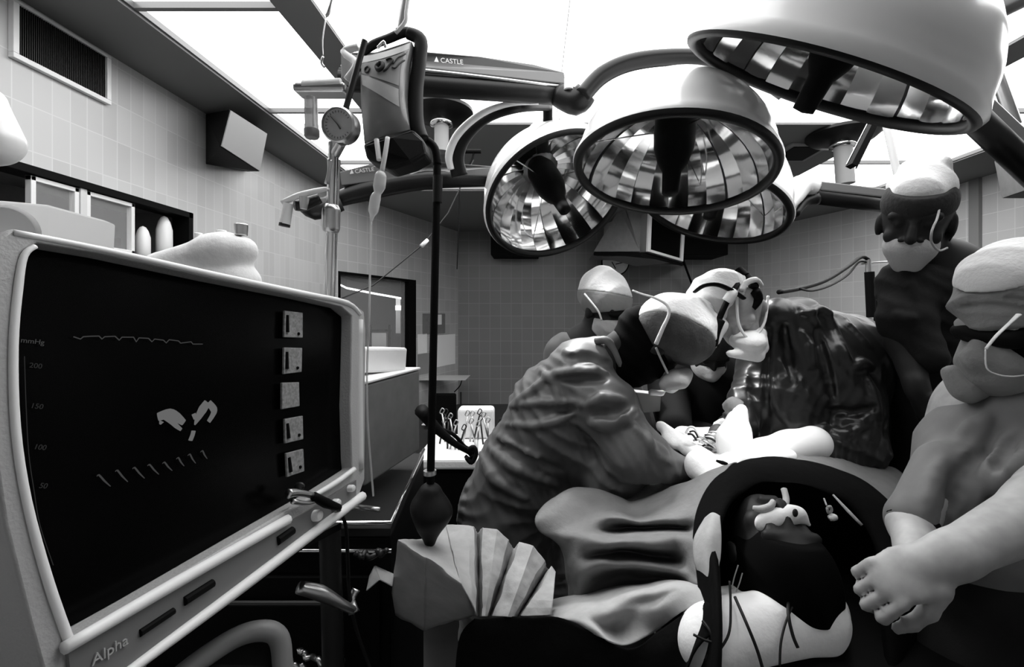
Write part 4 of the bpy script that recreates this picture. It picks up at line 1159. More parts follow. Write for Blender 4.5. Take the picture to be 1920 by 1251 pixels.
build('buckle', Geo().tube([P(708, 90, .92), P(720, 78, .92), P(722, 88, .92)], .003, 8, 3), K['chrome'], cuff, smooth=True)
tag(build('hanger_pole', Geo().cyl(P(770, -60, 1.0), P(752, 58, 1.0), .012, n=20), K['steel'], smooth='auto'), 'pale ceiling pole directly above the infusion bag', 'pole')
# ports, drip chamber, line
t = thing('infusion_line', 'clear drip chamber and thin line hanging below the infusion bag', 'tubing', P(700, 400, .87))
build('port', Geo().cyl(P(706, 262, .878), P(711, 300, .87), .0048, n=12), K['offwhite'], t, smooth='auto')
build('port', Geo().tube([P(727, 258, .876), P(722, 290, .87), P(716, 322, .87)], .0045, 12, 4), K['offwhite'], t, smooth=True)
build('drip_chamber', Geo().tube([P(716, 322, .87), P(714, 330, .87), P(711, 350, .87), P(708, 362, .87), P(704, 372, .87), P(700, 395, .87), P(698, 404, .87), P(696, 416, .87)], [.006, .011, .0115, .007, .010, .0095, .005, .002], 20, 4), K['clear'], t, smooth=True, label='clear drip chamber')
build('line', Geo().tube([P(696, 410, .87), P(694, 500, .87), P(692, 600, .87), P(688, 700, .9), P(690, 800, .92), P(700, 930, .95)], .0022, 8, 5), K['clear'], t, smooth=True)
# black pole with breathing bag
t = thing('breathing_bag_arm', 'thin black vertical pole holding a black rubber bag', 'pole', P(806, 1010, 1.0))
build('pole', Geo().cyl(P(820, 300, 1.0), P(806, 960, 1.0), .0085, n=18), K['black'], t, smooth='auto')
build('bend', Geo().tube([P(760, 262, 1.0), P(795, 262, 1.0), P(815, 278, 1.0), P(820, 310, 1.0)], .009, 14, 5), K['black'], t, smooth=True)
build('sleeve', Geo().cyl(P(821, 330, 1.0), P(820, 380, 1.0), .0105, n=18), K['rubber'], t, smooth='auto')
build('collar', Geo().cyl(P(806, 882, 1.0), P(806, 890, 1.0), .014, n=18), K['steel'], t, smooth='auto')
f = Field([cap(P(806, 925, 1.0), P(812, 960, 1.0), .024, .034), cap(P(812, 960, 1.0), P(806, 990, 1.0), .034, .016), cap(P(806, 990, 1.0), P(806, 1016, 1.0), .010, .012), cap(P(790, 950, 1.0), P(806, 965, 1.0), .02, .03)], .005)
f.ripple(.003, 50, (0, 0, 1), 2)
solidify('rubber_bag', f, K['rubber'], t)
# thin cords by the back
tag(build('pull_line', Geo().tube([lw(560, 590, .01), P(640, 560, 2.2), P(700, 535, 2.3), P(795, 457, 2.4), P(840, 400, 2.45), P(888, 300, 2.5)], .0035, 6, 0), K['dark_metal']), 'thin dark line running up diagonally behind the black pole', 'line')
tag(build('line_connector', Geo().tube([P(790, 462, 2.38), P(802, 450, 2.40)], [.012, .010], 8, 0), K['white'], smooth=True), 'small white connector on the diagonal line', 'connector')
t = thing('cord_bar', 'short dark bar with two hanging cords under the ceiling', 'bar', P(877, 285, 2.5))
build('bar', Geo().cyl(P(856, 284, 2.5), P(902, 284, 2.5), .012, n=12), K['black'], t, smooth='auto')
build('cord', Geo().tube([P(863, 288, 2.5), P(861, 400, 2.5), P(857, 505, 2.5)], .003, 6, 0), K['black'], t)
build('cord', Geo().tube([P(888, 288, 2.5), P(885, 300, 2.5), P(876, 318, 2.5)], .006, 6, 3), K['black'], t)

# ---------------------------------------------------------------- instrument trolley behind the pole
t = thing('instrument_trolley', 'white topped trolley loaded with instruments, left of the bending surgeon', 'trolley', P(860, 860, 2.3) * V(1, 1, 0))
zt = P(0, 862, 2.15)[2]
build('top', Geo().boxmm((P(775, 860, 2.15)[0], 2.15, zt - .05), (P(925, 860, 2.15)[0], 2.62, zt)), K['linen'], t, bevel=.012)
build('skirt', Geo().boxmm((P(778, 860, 2.17)[0], 2.17, .12), (P(922, 860, 2.17)[0], 2.60, zt - .051)), K['black'], t)
for x in (P(782, 860, 2.2)[0], P(918, 860, 2.2)[0]):
    for y in (2.22, 2.55): build('caster', Geo().cyl((x - .014, y, .06), (x + .014, y, .06), .06, n=16), K['rubber'], t, smooth='auto')
rr = random.Random(5)
for k in range(16):
    x = -.50 + .30 * k / 15 + rr.uniform(-.006, .006); y = 2.34 + rr.uniform(-.06, .12); L = rr.uniform(.10, .17); a = rr.uniform(-.45, .45)
    top_ = V(x + a * .08, y, zt + L)
    o = Geo().cyl((x, y, zt + .001), top_, .005, .004, n=8); u_ = V(.012, 0, .006)
    o.tube([top_, top_ + u_ + V(0, 0, .012), top_ + V(0, 0, .03), top_ - u_ + V(0, 0, .012), top_], .003, 6, 3)
    tag(build('instrument', o, K['steel'] if k % 3 else K['dark_metal'], smooth=True), 'metal instrument standing in the crowded row on the trolley, %s from the left' % ('first second third fourth fifth sixth seventh eighth ninth tenth eleventh twelfth thirteenth fourteenth fifteenth sixteenth'.split()[k]), 'instrument', 'instruments on the trolley')
tag(build('white_towel', cl_ := Geo().boxmm((-.42, 2.50, zt + .001), (-.22, 2.60, zt + .17)), K['linen'], bevel=.02, segs=3), 'white towel heaped behind the instruments on the trolley', 'towel')
t = thing('hose_bundle', 'black hoses drooping from the black pole toward the surgeon', 'hose', P(850, 830, 1.6))
build('hose', Geo().tube([P(790, 770, 1.3), P(815, 800, 1.4), P(850, 830, 1.6), P(880, 848, 1.7), P(888, 858, 1.7)], [.02, .016, .012, .010, .014], 10, 5), K['rubber'], t, smooth=True)
build('hose', Geo().tube([P(812, 800, 1.4), P(850, 815, 1.6), P(872, 838, 1.7), P(890, 845, 1.7), P(884, 862, 1.7), P(872, 855, 1.7)], .007, 8, 5), K['rubber'], t, smooth=True)
build('hose', Geo().tube([P(876, 845, 1.68), P(888, 838, 1.68), P(893, 852, 1.68), P(884, 868, 1.68), P(874, 858, 1.68)], .008, 8, 5), K['rubber'], t, smooth=True)

# ---------------------------------------------------------------- white things behind the monitor's top edge
t = thing('white_device', 'overexposed white device with small knobs behind the monitor top edge', 'device', P(400, 500, .95))
f = Field([cap(P(300, 500, .95), P(420, 470, .95), .03, .035), cap(P(400, 470, .95), P(455, 470, .95), .035, .03), cap(P(310, 530, .95), P(450, 530, .95), .04, .04)], .006, k=.02)
f.ripple(.004, 40, (1, 0, .5), 3)
solidify('housing', f, K['linen'], t)
for px, py, r in ((452, 428, .012), (415, 440, .009), (372, 445, .007)):
    build('knob', Geo().cyl(P(px, py + 14, .95), P(px, py - 8, .95), r, r * 1.1, n=16), K['steel'] if px > 450 else K['white'], t, smooth='auto', bevel=.002)
t = thing('pressure_gauge', 'pale boxed dial gauge at the left edge above the monitor', 'gauge', P(40, 440, .55))
build('case', Geo().slab([P(-40, 366, .52), P(92, 380, .60), P(88, 460, .60), P(-40, 470, .52)], (-.02, .12, 0)), K['offwhite'], t, bevel=.006, segs=3)
cc = P(15, 440, .535); ax_ = unit(V(.3, -1, 0))
build('dial_ring', Geo().lathe([(.030, 0), (.034, .004), (.030, .008)], cc, ax_, 40), K['mid'], t, smooth=True)
build('dial', Geo().lathe([(.031, .004), (0, .005)], cc, ax_, 40), K['white'], t)
f = Field([cap(P(-25, 190, .6), P(-20, 260, .6), .02, .035)], .004)
tag(solidify('white_bottle', f, K['white'], None), 'white rounded bottle cut by the left picture edge', 'bottle')

# ---------------------------------------------------------------- stand with hoses on the right
t = thing('hose_stand', 'slim stand holding drooping black hoses between two staff on the right', 'stand', P(1634, 640, 2.3) * V(1, 1, 0))
top = P(1628, 487, 2.3); bot = P(1636, 700, 2.3)
build('pole', Geo().cyl(V(bot[0], 2.3, .05), top, .013, n=16), K['steel'], t, smooth='auto')
build('sleeve', Geo().cyl(P(1630, 510, 2.29), P(1634, 595, 2.29), .022, n=16), K['black'], t, smooth='auto')
build('clamp', Geo().tube([P(1622, 612, 2.27), P(1634, 608, 2.27), P(1648, 618, 2.27)], .014, 10, 3), K['offwhite'], t, smooth=True)
build('clip_wire', Geo().tube([P(1615, 495, 2.3), P(1640, 492, 2.3), P(1676, 490, 2.3)], .004, 6, 3), K['steel'], t)
build('base', Geo().lathe([(0, 0), (.25, 0), (.25, .03), (.03, .07), (0, .07)], V(bot[0], 2.3, 0), (0, 0, 1), 32), K['dark_metal'], t, smooth='auto')
build('hose', Geo().tube([P(1628, 487, 2.3), P(1615, 482, 2.28), P(1590, 500, 2.2), P(1550, 525, 2.05), P(1505, 540, 1.9), P(1460, 548, 1.75)], .009, 10, 5), K['rubber'], t, smooth=True)
build('hose', Geo().tube([P(1626, 492, 2.3), P(1610, 492, 2.28), P(1590, 515, 2.2), P(1560, 534, 2.05), P(1525, 545, 1.9), P(1500, 542, 1.8)], .005, 8, 5), K['rubber'], t, smooth=True)
t = thing('wall_device', 'white device with ridged front mounted low at the right, beside the stand', 'device', P(1670, 665, 2.9))
build('case', Geo().boxmm(P(1640, 690, 2.95), P(1702, 632, 3.15)), K['offwhite'], t, bevel=.01)
for k in range(4): build('rib', Geo().cyl(P(1662 + k * 11, 682, 2.94), P(1662 + k * 10, 632, 2.94), .012, n=10), K['white'], t, smooth='auto')
build('tube', Geo().tube([P(1645, 650, 2.93), P(1655, 636, 2.93), P(1668, 632, 2.93)], .012, 8, 3), K['white'], t, smooth=True)
build('bracket', Geo().boxmm(P(1645, 900, 3.0), P(1660, 690, 3.1)) , K['mid'], t)
A__ = on_wall(CORN[3], CORN[4], 1640)[2]; B__ = on_wall(CORN[3], CORN[4], 1700)[2]
g = Geo().slab([P(1638, 640, A__[1] - .15), P(1638, 563, A__[1] - .15), P(1700, 558, B__[1] - .15), P(1700, 640, B__[1] - .15)], (.03, .01, 0))
tag(build('notice_board', g, K['black']), 'dark board on the right diagonal wall behind the stand', 'board')
for (px, py, r) in ((1650, 851, 12), (1655, 876, 10)):
    w_ = on_wall(CORN[3], CORN[4], px)[2]; c_ = P(px, py, w_[1] - .02)
    tag(build('wall_socket', Geo().cyl(c_, c_ + V(.06, .02, 0), r / 850 * w_[1], n=24), K['black'], smooth='auto'), 'round black wall socket low on the right diagonal wall, %s' % ('upper one' if py < 860 else 'lower one'), 'socket')
# ---------------------------------------------------------------- people
def px_r(r, d): return r / FPX * d

def strap(name, pts, r, mat, parent, **k):
    return build(name, Geo().tube(pts, r, 8, 4, **k), mat, parent, smooth=True)

# --- surgeon bending over the table from the left, seen from the side
D1 = 1.5
t = thing('person', 'surgeon at the left bending far over the table, in creased gown and large cap', 'person', P(940, 1000, 1.6) * V(1, 1, 0))
hA = Head(P(1228, 640, 1.49), (.25, .35, -.9), (.85, -.25, .42), 1.12)
arm = [P(1118, 735, 1.46), P(1190, 850, 1.36), P(1290, 880, 1.36)]
body = hA.skin(P(1150, 672, 1.54), .058) + [
    cap(P(1120, 715, 1.58), P(1040, 800, 1.63), .12, .14), cap(P(1040, 800, 1.63), P(960, 940, 1.66), .14, .13),
    cap(P(1140, 680, 1.55), P(1110, 730, 1.56), .055, .10)] + chain(arm, [.055, .042, .03])
body += [cap(P(955, 1000, 1.68), V(P(950, 1000, 1.68)[0], 1.70, .48), .085, .06), cap(V(P(950, 1000, 1.68)[0], 1.70, .48), V(P(945, 1000, 1.68)[0], 1.72, .08), .06, .04),
         cap(P(1000, 1000, 1.80), V(-.02, 1.84, .08), .085, .04)]
body += hand_prims(P(1296, 882, 1.36), (.85, .25, -.1), (0, -.3, -1), .95, .5)
solidify('body', Field(body, .0062, k=.03), K['skin_shaded'], t, relax=1)
gn = [cap(P(1092, 700, 1.56), P(1048, 765, 1.60), .125, .165), cap(P(1048, 765, 1.60), P(985, 880, 1.64), .165, .165), cap(P(985, 880, 1.64), P(950, 960, 1.66), .165, .17),
      cap(P(950, 960, 1.66), V(P(940, 1000, 1.66)[0], 1.68, .25), .17, .16), cap(P(1000, 1000, 1.75), V(P(1000, 1000, 1.75)[0], 1.75, .25), .14, .14),
      cap(P(1130, 672, 1.54), P(1095, 700, 1.55), .070, .10), cap(P(1040, 800, 1.58), P(1150, 900, 1.55), .15, .10), cap(P(1000, 900, 1.62), P(1090, 930, 1.6), .15, .10),
      cap(P(1080, 700, 1.50), P(1135, 760, 1.44), .085, .092), cap(P(1135, 760, 1.44), P(1190, 848, 1.36), .092, .080),
      cap(P(1190, 848, 1.36), P(1275, 885, 1.36), .078, .050), cap(P(1180, 850, 1.42), P(1150, 905, 1.45), .085, .085)]
f = Field(gn, .0062, k=.035)
f.ripple(.009, 19, (.7, 0, 1), 4, 2.4); f.ripple(.007, 38, (1, .2, -.6), 2, 2.6); f.ripple(.006, 62, (.3, .4, 1), 6, 2.4); f.ripple(.004, 105, (1, .2, .5), 3, 2.0)
for ln, r in ((((950, 766), (990, 740), (1031, 703)), .012), (((1031, 703), (1080, 697), (1137, 699)), .014), (((957, 762), (1017, 755), (1087, 754)), .010),
              (((1108, 794), (1147, 794), (1193, 768)), .020), (((915, 805), (971, 843), (1017, 861)), .014), (((905, 830), (960, 875), (1040, 910)), .016),
              (((900, 850), (925, 900), (985, 935)), .014), (((940, 795), (1000, 800), (1050, 790), (1090, 760)), .010), (((1000, 640), (1060, 660), (1120, 690)), .010),
              (((1100, 760), (1130, 745), (1170, 750)), .012), (((1180, 790), (1215, 830), (1250, 850)), .012), (((880, 900), (868, 940), (860, 985)), .010),
              (((1210, 800), (1225, 850), (1260, 870)), .009), (((1010, 690), (1040, 720), (1050, 760)), .008)):
    f.crease(ln, r)
for ln, r in ((((1060, 672), (1100, 668), (1140, 680)), .014), (((1050, 712), (1090, 712), (1135, 712)), .012), (((1110, 776), (1150, 775), (1180, 760)), .014),
              (((930, 830), (990, 862), (1050, 880)), .012), (((1030, 772), (1080, 768)), .009)):
    f.crease(ln, r, groove=True)
f.put(('sub', cap(P(1165, 655, 1.5), P(1210, 630, 1.46), .05, .09), .01))
solidify('surgical_gown', f, K['gownA'], t)
strap('collar', [P(1117, 640, 1.50), P(1136, 638, 1.48), P(1152, 655, 1.47), P(1163, 680, 1.46), P(1172, 702, 1.47)], [.012, .014, .014, .012, .009], K['gownA'], t)
f = Field([ell(P(1205, 655, 1.50), (.092, .10, .115)), cap(P(1195, 610, 1.5), P(1175, 690, 1.52), .065, .07)], .006); f.ripple(.004, 90, (1, 0, 1), 1)
solidify('hair', f, K['hair'], t)
f = Field([ell(P(1255, 608, 1.46), (.108, .12, .10)), ell(P(1287, 622, 1.46), (.095, .11, .110)), cap(P(1300, 590, 1.45), P(1330, 575, 1.45), .05, .02), cap(P(1330, 620, 1.45), P(1340, 612, 1.45), .045, .04)], .005, k=.03)
f.ripple(.006, 40, (.5, .2, 1), 3); f.ripple(.004, 75, (1, .3, .1), 5)
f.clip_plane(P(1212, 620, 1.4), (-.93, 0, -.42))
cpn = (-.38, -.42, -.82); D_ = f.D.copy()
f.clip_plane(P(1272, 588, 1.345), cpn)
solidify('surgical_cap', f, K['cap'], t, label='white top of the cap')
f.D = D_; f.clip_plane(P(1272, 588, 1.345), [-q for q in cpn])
solidify('cap_lower', f, K['cap_lower'], t, label='darker lower part of the cap')  # lower, camera-facing part of the cap gets a darker tone
strap('cap_tie', [P(1186, 545, 1.40), P(1205, 552, 1.38), P(1228, 559, 1.355), P(1250, 572, 1.345), P(1254, 590, 1.34), P(1243, 615, 1.345), P(1230, 645, 1.36)], [.003, .003, .0035, .004, .005, .006, .007], K['cap'], t)
strap('mask_string', [P(1230, 652, 1.38), P(1240, 675, 1.39), P(1252, 700, 1.40)], .0035, K['mask'], t)
f = Field([ell(P(1268, 712, 1.44), (.040, .05, .030)), cap(P(1245, 722, 1.44), P(1285, 702, 1.44), .016, .02)], .005); f.ripple(.005, 60, (1, 0, .6), 2)
solidify('face_mask', f, K['mask'], t)
f = Field([cap(P(1276, 884, 1.36), P(1300, 886, 1.36), .040, .034)] + hand_prims(P(1303, 884, 1.36), (.85, .25, -.1), (0, -.3, -1), 1.06, .5), .0045)
solidify('glove', f, K['glove'], t)

# --- assistant behind the bending surgeon
t = thing('person', 'masked assistant in a tied white cap looking down behind the bending surgeon', 'person', P(1090, 800, 2.05) * V(1, 1, 0))
hB = Head(P(1134, 578, 1.98), (.62, -.72, -.42), (.10, -.25, 1), 1.10)
solidify('body', Field(hB.skin(P(1108, 640, 2.05)) + [cap(P(1100, 655, 2.06), P(1075, 760, 2.1), .12, .15), cap(P(1075, 760, 2.1), V(.16, 2.12, .5), .14, .12), cap(V(.10, 2.12, .5), V(.10, 2.12, .06), .07, .05), cap(V(.24, 2.12, .5), V(.24, 2.12, .06), .07, .05)], .0062, k=.03), K['skin_shaded'], t)
gn = [cap(P(1105, 638, 2.05), P(1095, 660, 2.06), .065, .10), cap(P(1060, 665, 2.06), P(1150, 690, 2.06), .10, .10), cap(P(1100, 690, 2.07), P(1085, 900, 2.1), .17, .18), cap(P(1085, 900, 2.1), V(.17, 2.12, .45), .18, .17),
      cap(P(1160, 690, 2.05), P(1200, 800, 1.95), .075, .06)]
f = Field(gn, .009, k=.04); f.ripple(.008, 30, (1, 0, .5), 3)
solidify('surgical_gown', f, K['gownA'], t)
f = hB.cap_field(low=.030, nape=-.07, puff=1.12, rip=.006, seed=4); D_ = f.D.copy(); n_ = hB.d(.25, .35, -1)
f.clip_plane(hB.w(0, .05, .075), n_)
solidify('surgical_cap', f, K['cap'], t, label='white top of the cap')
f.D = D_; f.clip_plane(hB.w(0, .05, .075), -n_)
solidify('cap_lower', f, K['cap_mid'], t, label='darker front and side of the cap')
solidify('face_mask', hB.mask_field(2, grow=1.05), K['mask'], t)
strap('mask_string', [P(1096, 551, 1.90), P(1110, 568, 1.87), P(1122, 584, 1.86), P(1128, 600, 1.87)], .004, K['cap'], t)
f = Field([hB.e((0, .078, .012), (.062, .022, .020))], .004)
solidify('goggles_and_eye_shade', f, K['black'], t)

# --- surgeon at the right of the table with the headlamp
t = thing('person', 'surgeon with headlamp and drooping mask in a dark shiny gown, right of the table', 'person', P(1560, 1000, 1.62) * V(1, 1, 0))
hC = Head(P(1378, 583, 1.52), (-.35, -.45, -.75), (-.45, -.15, .85), 1.08)
hC = Head(P(1380, 580, 1.52), (-.28, -.62, -.72), (-.42, -.62, .62), 1.08)
armR = [P(1575, 720, 1.50), P(1600, 835, 1.42), P(1500, 838, 1.36), P(1432, 845, 1.33)]
body = hC.skin(P(1452, 610, 1.58), .06) + [cap(P(1470, 630, 1.6), P(1560, 720, 1.65), .11, .15), cap(P(1560, 720, 1.65), P(1585, 860, 1.7), .14, .12)] + chain(armR, [.055, .045, .035, .028])
body += [cap(P(1580, 870, 1.7), V(1.1, 1.72, .45), .10, .06), cap(V(1.1, 1.72, .45), V(1.08, 1.74, .06), .06, .04), cap(P(1580, 870, 1.8), V(1.25, 1.85, .06), .08, .04)]
body += hand_prims(P(1432, 845, 1.33), (-.95, .1, -.1), (-.1, -.2, -1), .95, .55, side=-1)
solidify('body', Field(body, .0062, k=.03), K['skin'], t)
gn = [cap(P(1458, 596, 1.54), P(1490, 610, 1.56), .072, .10), cap(P(1455, 618, 1.58), P(1480, 640, 1.58), .062, .10), cap(P(1462, 670, 1.57), P(1470, 740, 1.55), .105, .13), cap(P(1495, 645, 1.6), P(1550, 682, 1.62), .145, .205),
      cap(P(1555, 700, 1.62), P(1570, 790, 1.62), .185, .165), cap(P(1470, 740, 1.55), P(1480, 810, 1.52), .13, .12), cap(P(1560, 800, 1.6), V(1.07, 1.68, .30), .165, .17),
      cap(P(1540, 680, 1.50), P(1600, 760, 1.46), .095, .085), cap(P(1600, 760, 1.46), P(1612, 838, 1.42), .085, .075), cap(P(1612, 838, 1.42), P(1535, 842, 1.37), .072, .050),
      cap(P(1420, 690, 1.62), P(1390, 790, 1.5), .075, .055)]
f = Field(gn, .0062, k=.03)
f.ripple(.009, 18, (1, 0, .4), 5, 2.4); f.ripple(.008, 36, (1, .2, .7), 7, 2.6); f.ripple(.006, 60, (.5, .4, 1), 1, 2.4); f.ripple(.004, 100, (1, .1, -.4), 2, 2.0)
for ln, r in ((((1482, 601), (1490, 643), (1511, 689)), .014), (((1497, 576), (1515, 592), (1532, 611)), .012), (((1546, 576), (1567, 629), (1595, 685)), .012),
              (((1602, 690), (1615, 682), (1632, 690)), .014), (((1454, 618), (1447, 670), (1447, 713)), .011), (((1500, 590), (1540, 580), (1580, 600), (1630, 650)), .010),
              (((1450, 715), (1456, 760), (1480, 800)), .010), (((1500, 620), (1520, 650), (1524, 690)), .012), (((1540, 800), (1580, 815), (1620, 800)), .010), (((1620, 700), (1640, 740), (1650, 790)), .010)):
    f.crease(ln, r)
for ln, r in ((((1470, 610), (1475, 660), (1490, 720)), .010), (((1530, 620), (1545, 680), (1560, 740)), .012), (((1440, 640), (1436, 700), (1440, 780)), .009), (((1560, 770), (1600, 775), (1640, 765)), .010)):
    f.crease(ln, r, groove=True)
f.clip_plane(P(1448, 612, 1.58), (-.85, -.05, .3)) if False else None
solidify('surgical_gown', f, K['gownB'], t)
f = Field([ell(P(1352, 548, 1.52), (.098, .11, .078)), ell(P(1335, 560, 1.52), (.08, .09, .06)), cap(P(1330, 570, 1.46), P(1345, 585, 1.46), .03, .03)], .005, k=.03)
f.ripple(.005, 45, (.5, .2, 1), 3); f.ripple(.004, 80, (1, .3, .1), 5)
f.clip_plane(P(1395, 560, 1.4), (.75, -.05, -.45))
solidify('surgical_cap', f, K['cap'], t)
strap('headlamp_band', [P(1302, 548, 1.43), P(1320, 536, 1.40), P(1345, 534, 1.39), P(1372, 545, 1.39), P(1395, 560, 1.40)], [.008, .011, .012, .012, .010], K['black'], t, flat=.5)
strap('headlamp_band', [P(1388, 512, 1.5), P(1380, 535, 1.42), P(1365, 562, 1.40), P(1352, 590, 1.40), P(1340, 625, 1.41), P(1345, 650, 1.43)], [.012, .012, .010, .010, .009, .008], K['black'], t, flat=.6)
build('headlamp', Geo().cyl(P(1398, 520, 1.47), P(1408, 540, 1.43), .018, .024, n=24).cyl(P(1384, 508, 1.48), P(1396, 520, 1.46), .018, n=20), K['black'], t, smooth='auto')
build('headlamp_lens', Geo().lathe([(0, .001), (.020, 0)], P(1409, 541, 1.428), P(1409, 541, 1.43) - P(1398, 520, 1.47), 24), K['chrome'], t)
strap('white_pad', [P(1362, 565, 1.395), P(1372, 552, 1.39), P(1378, 545, 1.39)], [.014, .016, .012], K['cap'], t)
strap('white_pad', [P(1390, 545, 1.40), P(1400, 530, 1.41), P(1418, 525, 1.42), P(1428, 535, 1.44)], [.008, .010, .009, .006], K['cap'], t)
strap('loupe', [P(1352, 600, 1.40), P(1342, 622, 1.40), P(1338, 648, 1.41)], [.014, .015, .013], K['black'], t)
strap('loupe', [P(1415, 545, 1.42), P(1420, 560, 1.43), P(1410, 578, 1.43)], [.016, .018, .012], K['black'], t)
strap('mask_string', [P(1383, 548, 1.40), P(1382, 580, 1.41), P(1386, 610, 1.415), P(1400, 632, 1.42), P(1415, 632, 1.43), P(1432, 608, 1.46), P(1438, 580, 1.49), P(1440, 555, 1.50)], .0045, K['cap'], t)
f = Field([ell(P(1402, 640, 1.46), (.058, .06, .035)), cap(P(1370, 664, 1.44), P(1420, 668, 1.45), .012, .022), cap(P(1425, 625, 1.47), P(1430, 650, 1.47), .018, .02)], .005, k=.02); f.ripple(.006, 60, (.4, 0, 1), 2)
solidify('face_mask', f, K['cap'], t)
f = Field([cap(P(1525, 832, 1.36), P(1480, 838, 1.345), .052, .043), cap(P(1480, 838, 1.345), P(1430, 845, 1.33), .043, .037)] + hand_prims(P(1432, 845, 1.33), (-.95, .1, -.1), (-.1, -.2, -1), 1.06, .55, side=-1), .005)
solidify('glove', f, K['glove'], t, label='bright rubber glove pulled over the cuff')
f = Field([cap(P(1388, 770, 1.42), P(1384, 800, 1.38), .022, .032), ell(P(1375, 828, 1.36), (.055, .045, .06))] + hand_prims(P(1378, 800, 1.37), (-.25, -.1, -1), (-1, -.3, .1), 1.1, .7, side=1), .005)
solidify('glove', f, K['glove'], t, label='bright rubber glove reaching down into the field')
strap('cuff', [P(1362, 765, 1.46), P(1375, 760, 1.44), P(1390, 765, 1.43)], [.018, .028, .02], K['cap_mid'], t)

# --- third surgeon, almost black, across the table between the two
t = thing('person', 'surgeon in very dark gown between the two others, head hidden behind the large cap', 'person', P(1320, 1000, 1.9) * V(1, 1, 0))
hD = Head(P(1330, 655, 1.78), (-.1, -.75, -.65), (0, -.5, .85), 1.0)
solidify('body', Field(hD.skin(P(1335, 690, 1.90)) + [cap(P(1335, 720, 1.95), P(1330, 830, 1.95), .13, .13), cap(P(1330, 830, 1.95), V(.74, 1.97, .06), .12, .08)] +
         chain([P(1400, 730, 1.9), P(1395, 790, 1.65), P(1345, 815, 1.5)], [.05, .042, .03]) + hand_prims(P(1345, 815, 1.5), (-.5, -.5, -.3), (0, -.2, -1), .95, .6), .007, k=.03), K['skin_shaded'], t)
f = Field([cap(P(1260, 720, 1.86), P(1410, 715, 1.86), .10, .10), cap(P(1335, 740, 1.9), P(1330, 860, 1.9), .20, .20), cap(P(1330, 860, 1.9), V(.74, 1.95, .3), .19, .19), cap(P(1335, 690, 1.88), P(1335, 720, 1.9), .08, .12),
           cap(P(1415, 720, 1.84), P(1410, 780, 1.66), .08, .065), cap(P(1410, 780, 1.66), P(1365, 800, 1.55), .06, .04), cap(P(1255, 740, 1.8), P(1265, 800, 1.6), .08, .06)], .009, k=.03)
f.ripple(.010, 25, (1, .1, .4), 9)
solidify('surgical_gown', f, K['gownD'], t)
solidify('surgical_cap', hD.cap_field(puff=1.06, rip=.004), K['cap_dark'], t)
solidify('face_mask', hD.mask_field(5), K['mask'], t)
strap('cuff', [P(1366, 800, 1.54), P(1352, 808, 1.50)], [.036, .034], K['mask'], t)

# --- nurse standing at the right
t = thing('person', 'masked nurse standing upright at the right, dark cap with white crown, looking down', 'person', P(1760, 900, 1.42) * V(1, 1, 0))
DN = 1.36
hN = Head(P(1716, 415, DN), (-.62, -.66, -.32), (.04, -.18, 1), 1.12)
solidify('body', Field(hN.skin(P(1762, 500, 1.42), .06) + [cap(P(1765, 520, 1.44), P(1765, 640, 1.46), .12, .15), cap(P(1765, 640, 1.46), P(1765, 860, 1.48), .15, .14),
      cap(V(1.24, 1.48, .85), V(1.2, 1.48, .06), .09, .05), cap(V(1.38, 1.48, .85), V(1.4, 1.48, .06), .09, .05)] +
      chain([P(1700, 540, 1.42), P(1695, 640, 1.36), P(1720, 730, 1.28)], [.05, .045, .03]) + hand_prims(P(1720, 730, 1.28), (.3, -.1, -1), (1, 0, 0), .95, .4), .0068, k=.03), K['skin_shaded'], t)
gn = [cap(P(1757, 488, 1.41), P(1770, 520, 1.43), .06, .12), cap(P(1705, 535, 1.42), P(1850, 530, 1.46), .085, .10), cap(P(1765, 560, 1.44), P(1765, 700, 1.46), .145, .15), cap(P(1765, 700, 1.46), P(1758, 930, 1.46), .15, .15),
      cap(P(1758, 930, 1.46), V(1.27, 1.48, .25), .16, .19), cap(P(1702, 535, 1.40), P(1698, 600, 1.36), .075, .068), cap(P(1698, 600, 1.36), P(1740, 670, 1.30), .066, .05)]
f = Field(gn, .0085, k=.035); f.ripple(.009, 26, (1, 0, .4), 2); f.ripple(.005, 60, (.3, 0, 1), 5)
f.crease(((1690, 480), (1700, 520), (1715, 560)), .012); f.crease(((1680, 590), (1700, 600), (1712, 596)), .012)
solidify('scrub_gown', f, K['gownN'], t)
f = Field([ell(hN.w(0, -.01, .052), (.092, .112, .085), hN.R), cap(hN.w(0, .03, .06), hN.w(0, -.07, .09), .06, .055)], .0048, k=.03)
f.ripple(.005, 55, (1, 0, .6), 3)
f.clip_plane(hN.w(0, .10, .012), hN.d(0, -.15, -1))
f.clip_plane(hN.w(0, 0, .098), hN.d(0, .28, 1))
solidify('surgical_cap', f, K['cap_dark'], t, label='dark folded cap brim')
f = Field([ell(hN.w(0, -.012, .085), (.082, .100, .072), hN.R), cap(hN.w(-.03, -.03, .14), hN.w(.03, -.03, .13), .03, .03)], .005, k=.02); f.ripple(.010, 45, (1, .4, .6), 7)
f.clip_plane(hN.w(0, 0, .082), hN.d(0, -.28, -1))
solidify('cap_crown', f, K['cap'], t, label='white puffed crown of the cap')
f = Field([ell(hN.w(0, .036, -.058), (.068, .074, .062), hN.R), cap(hN.w(0, .05, -.1), hN.w(0, .03, -.12), .04, .035)], .0045, k=.02); f.ripple(.005, 70, (.1, 0, 1), 3)
f.clip_plane(hN.w(0, .1, -.012), hN.d(0, -.25, 1)); f.clip_plane(hN.w(0, -.02, 0), hN.d(0, -1, 0))
solidify('face_mask', f, K['mask'], t)
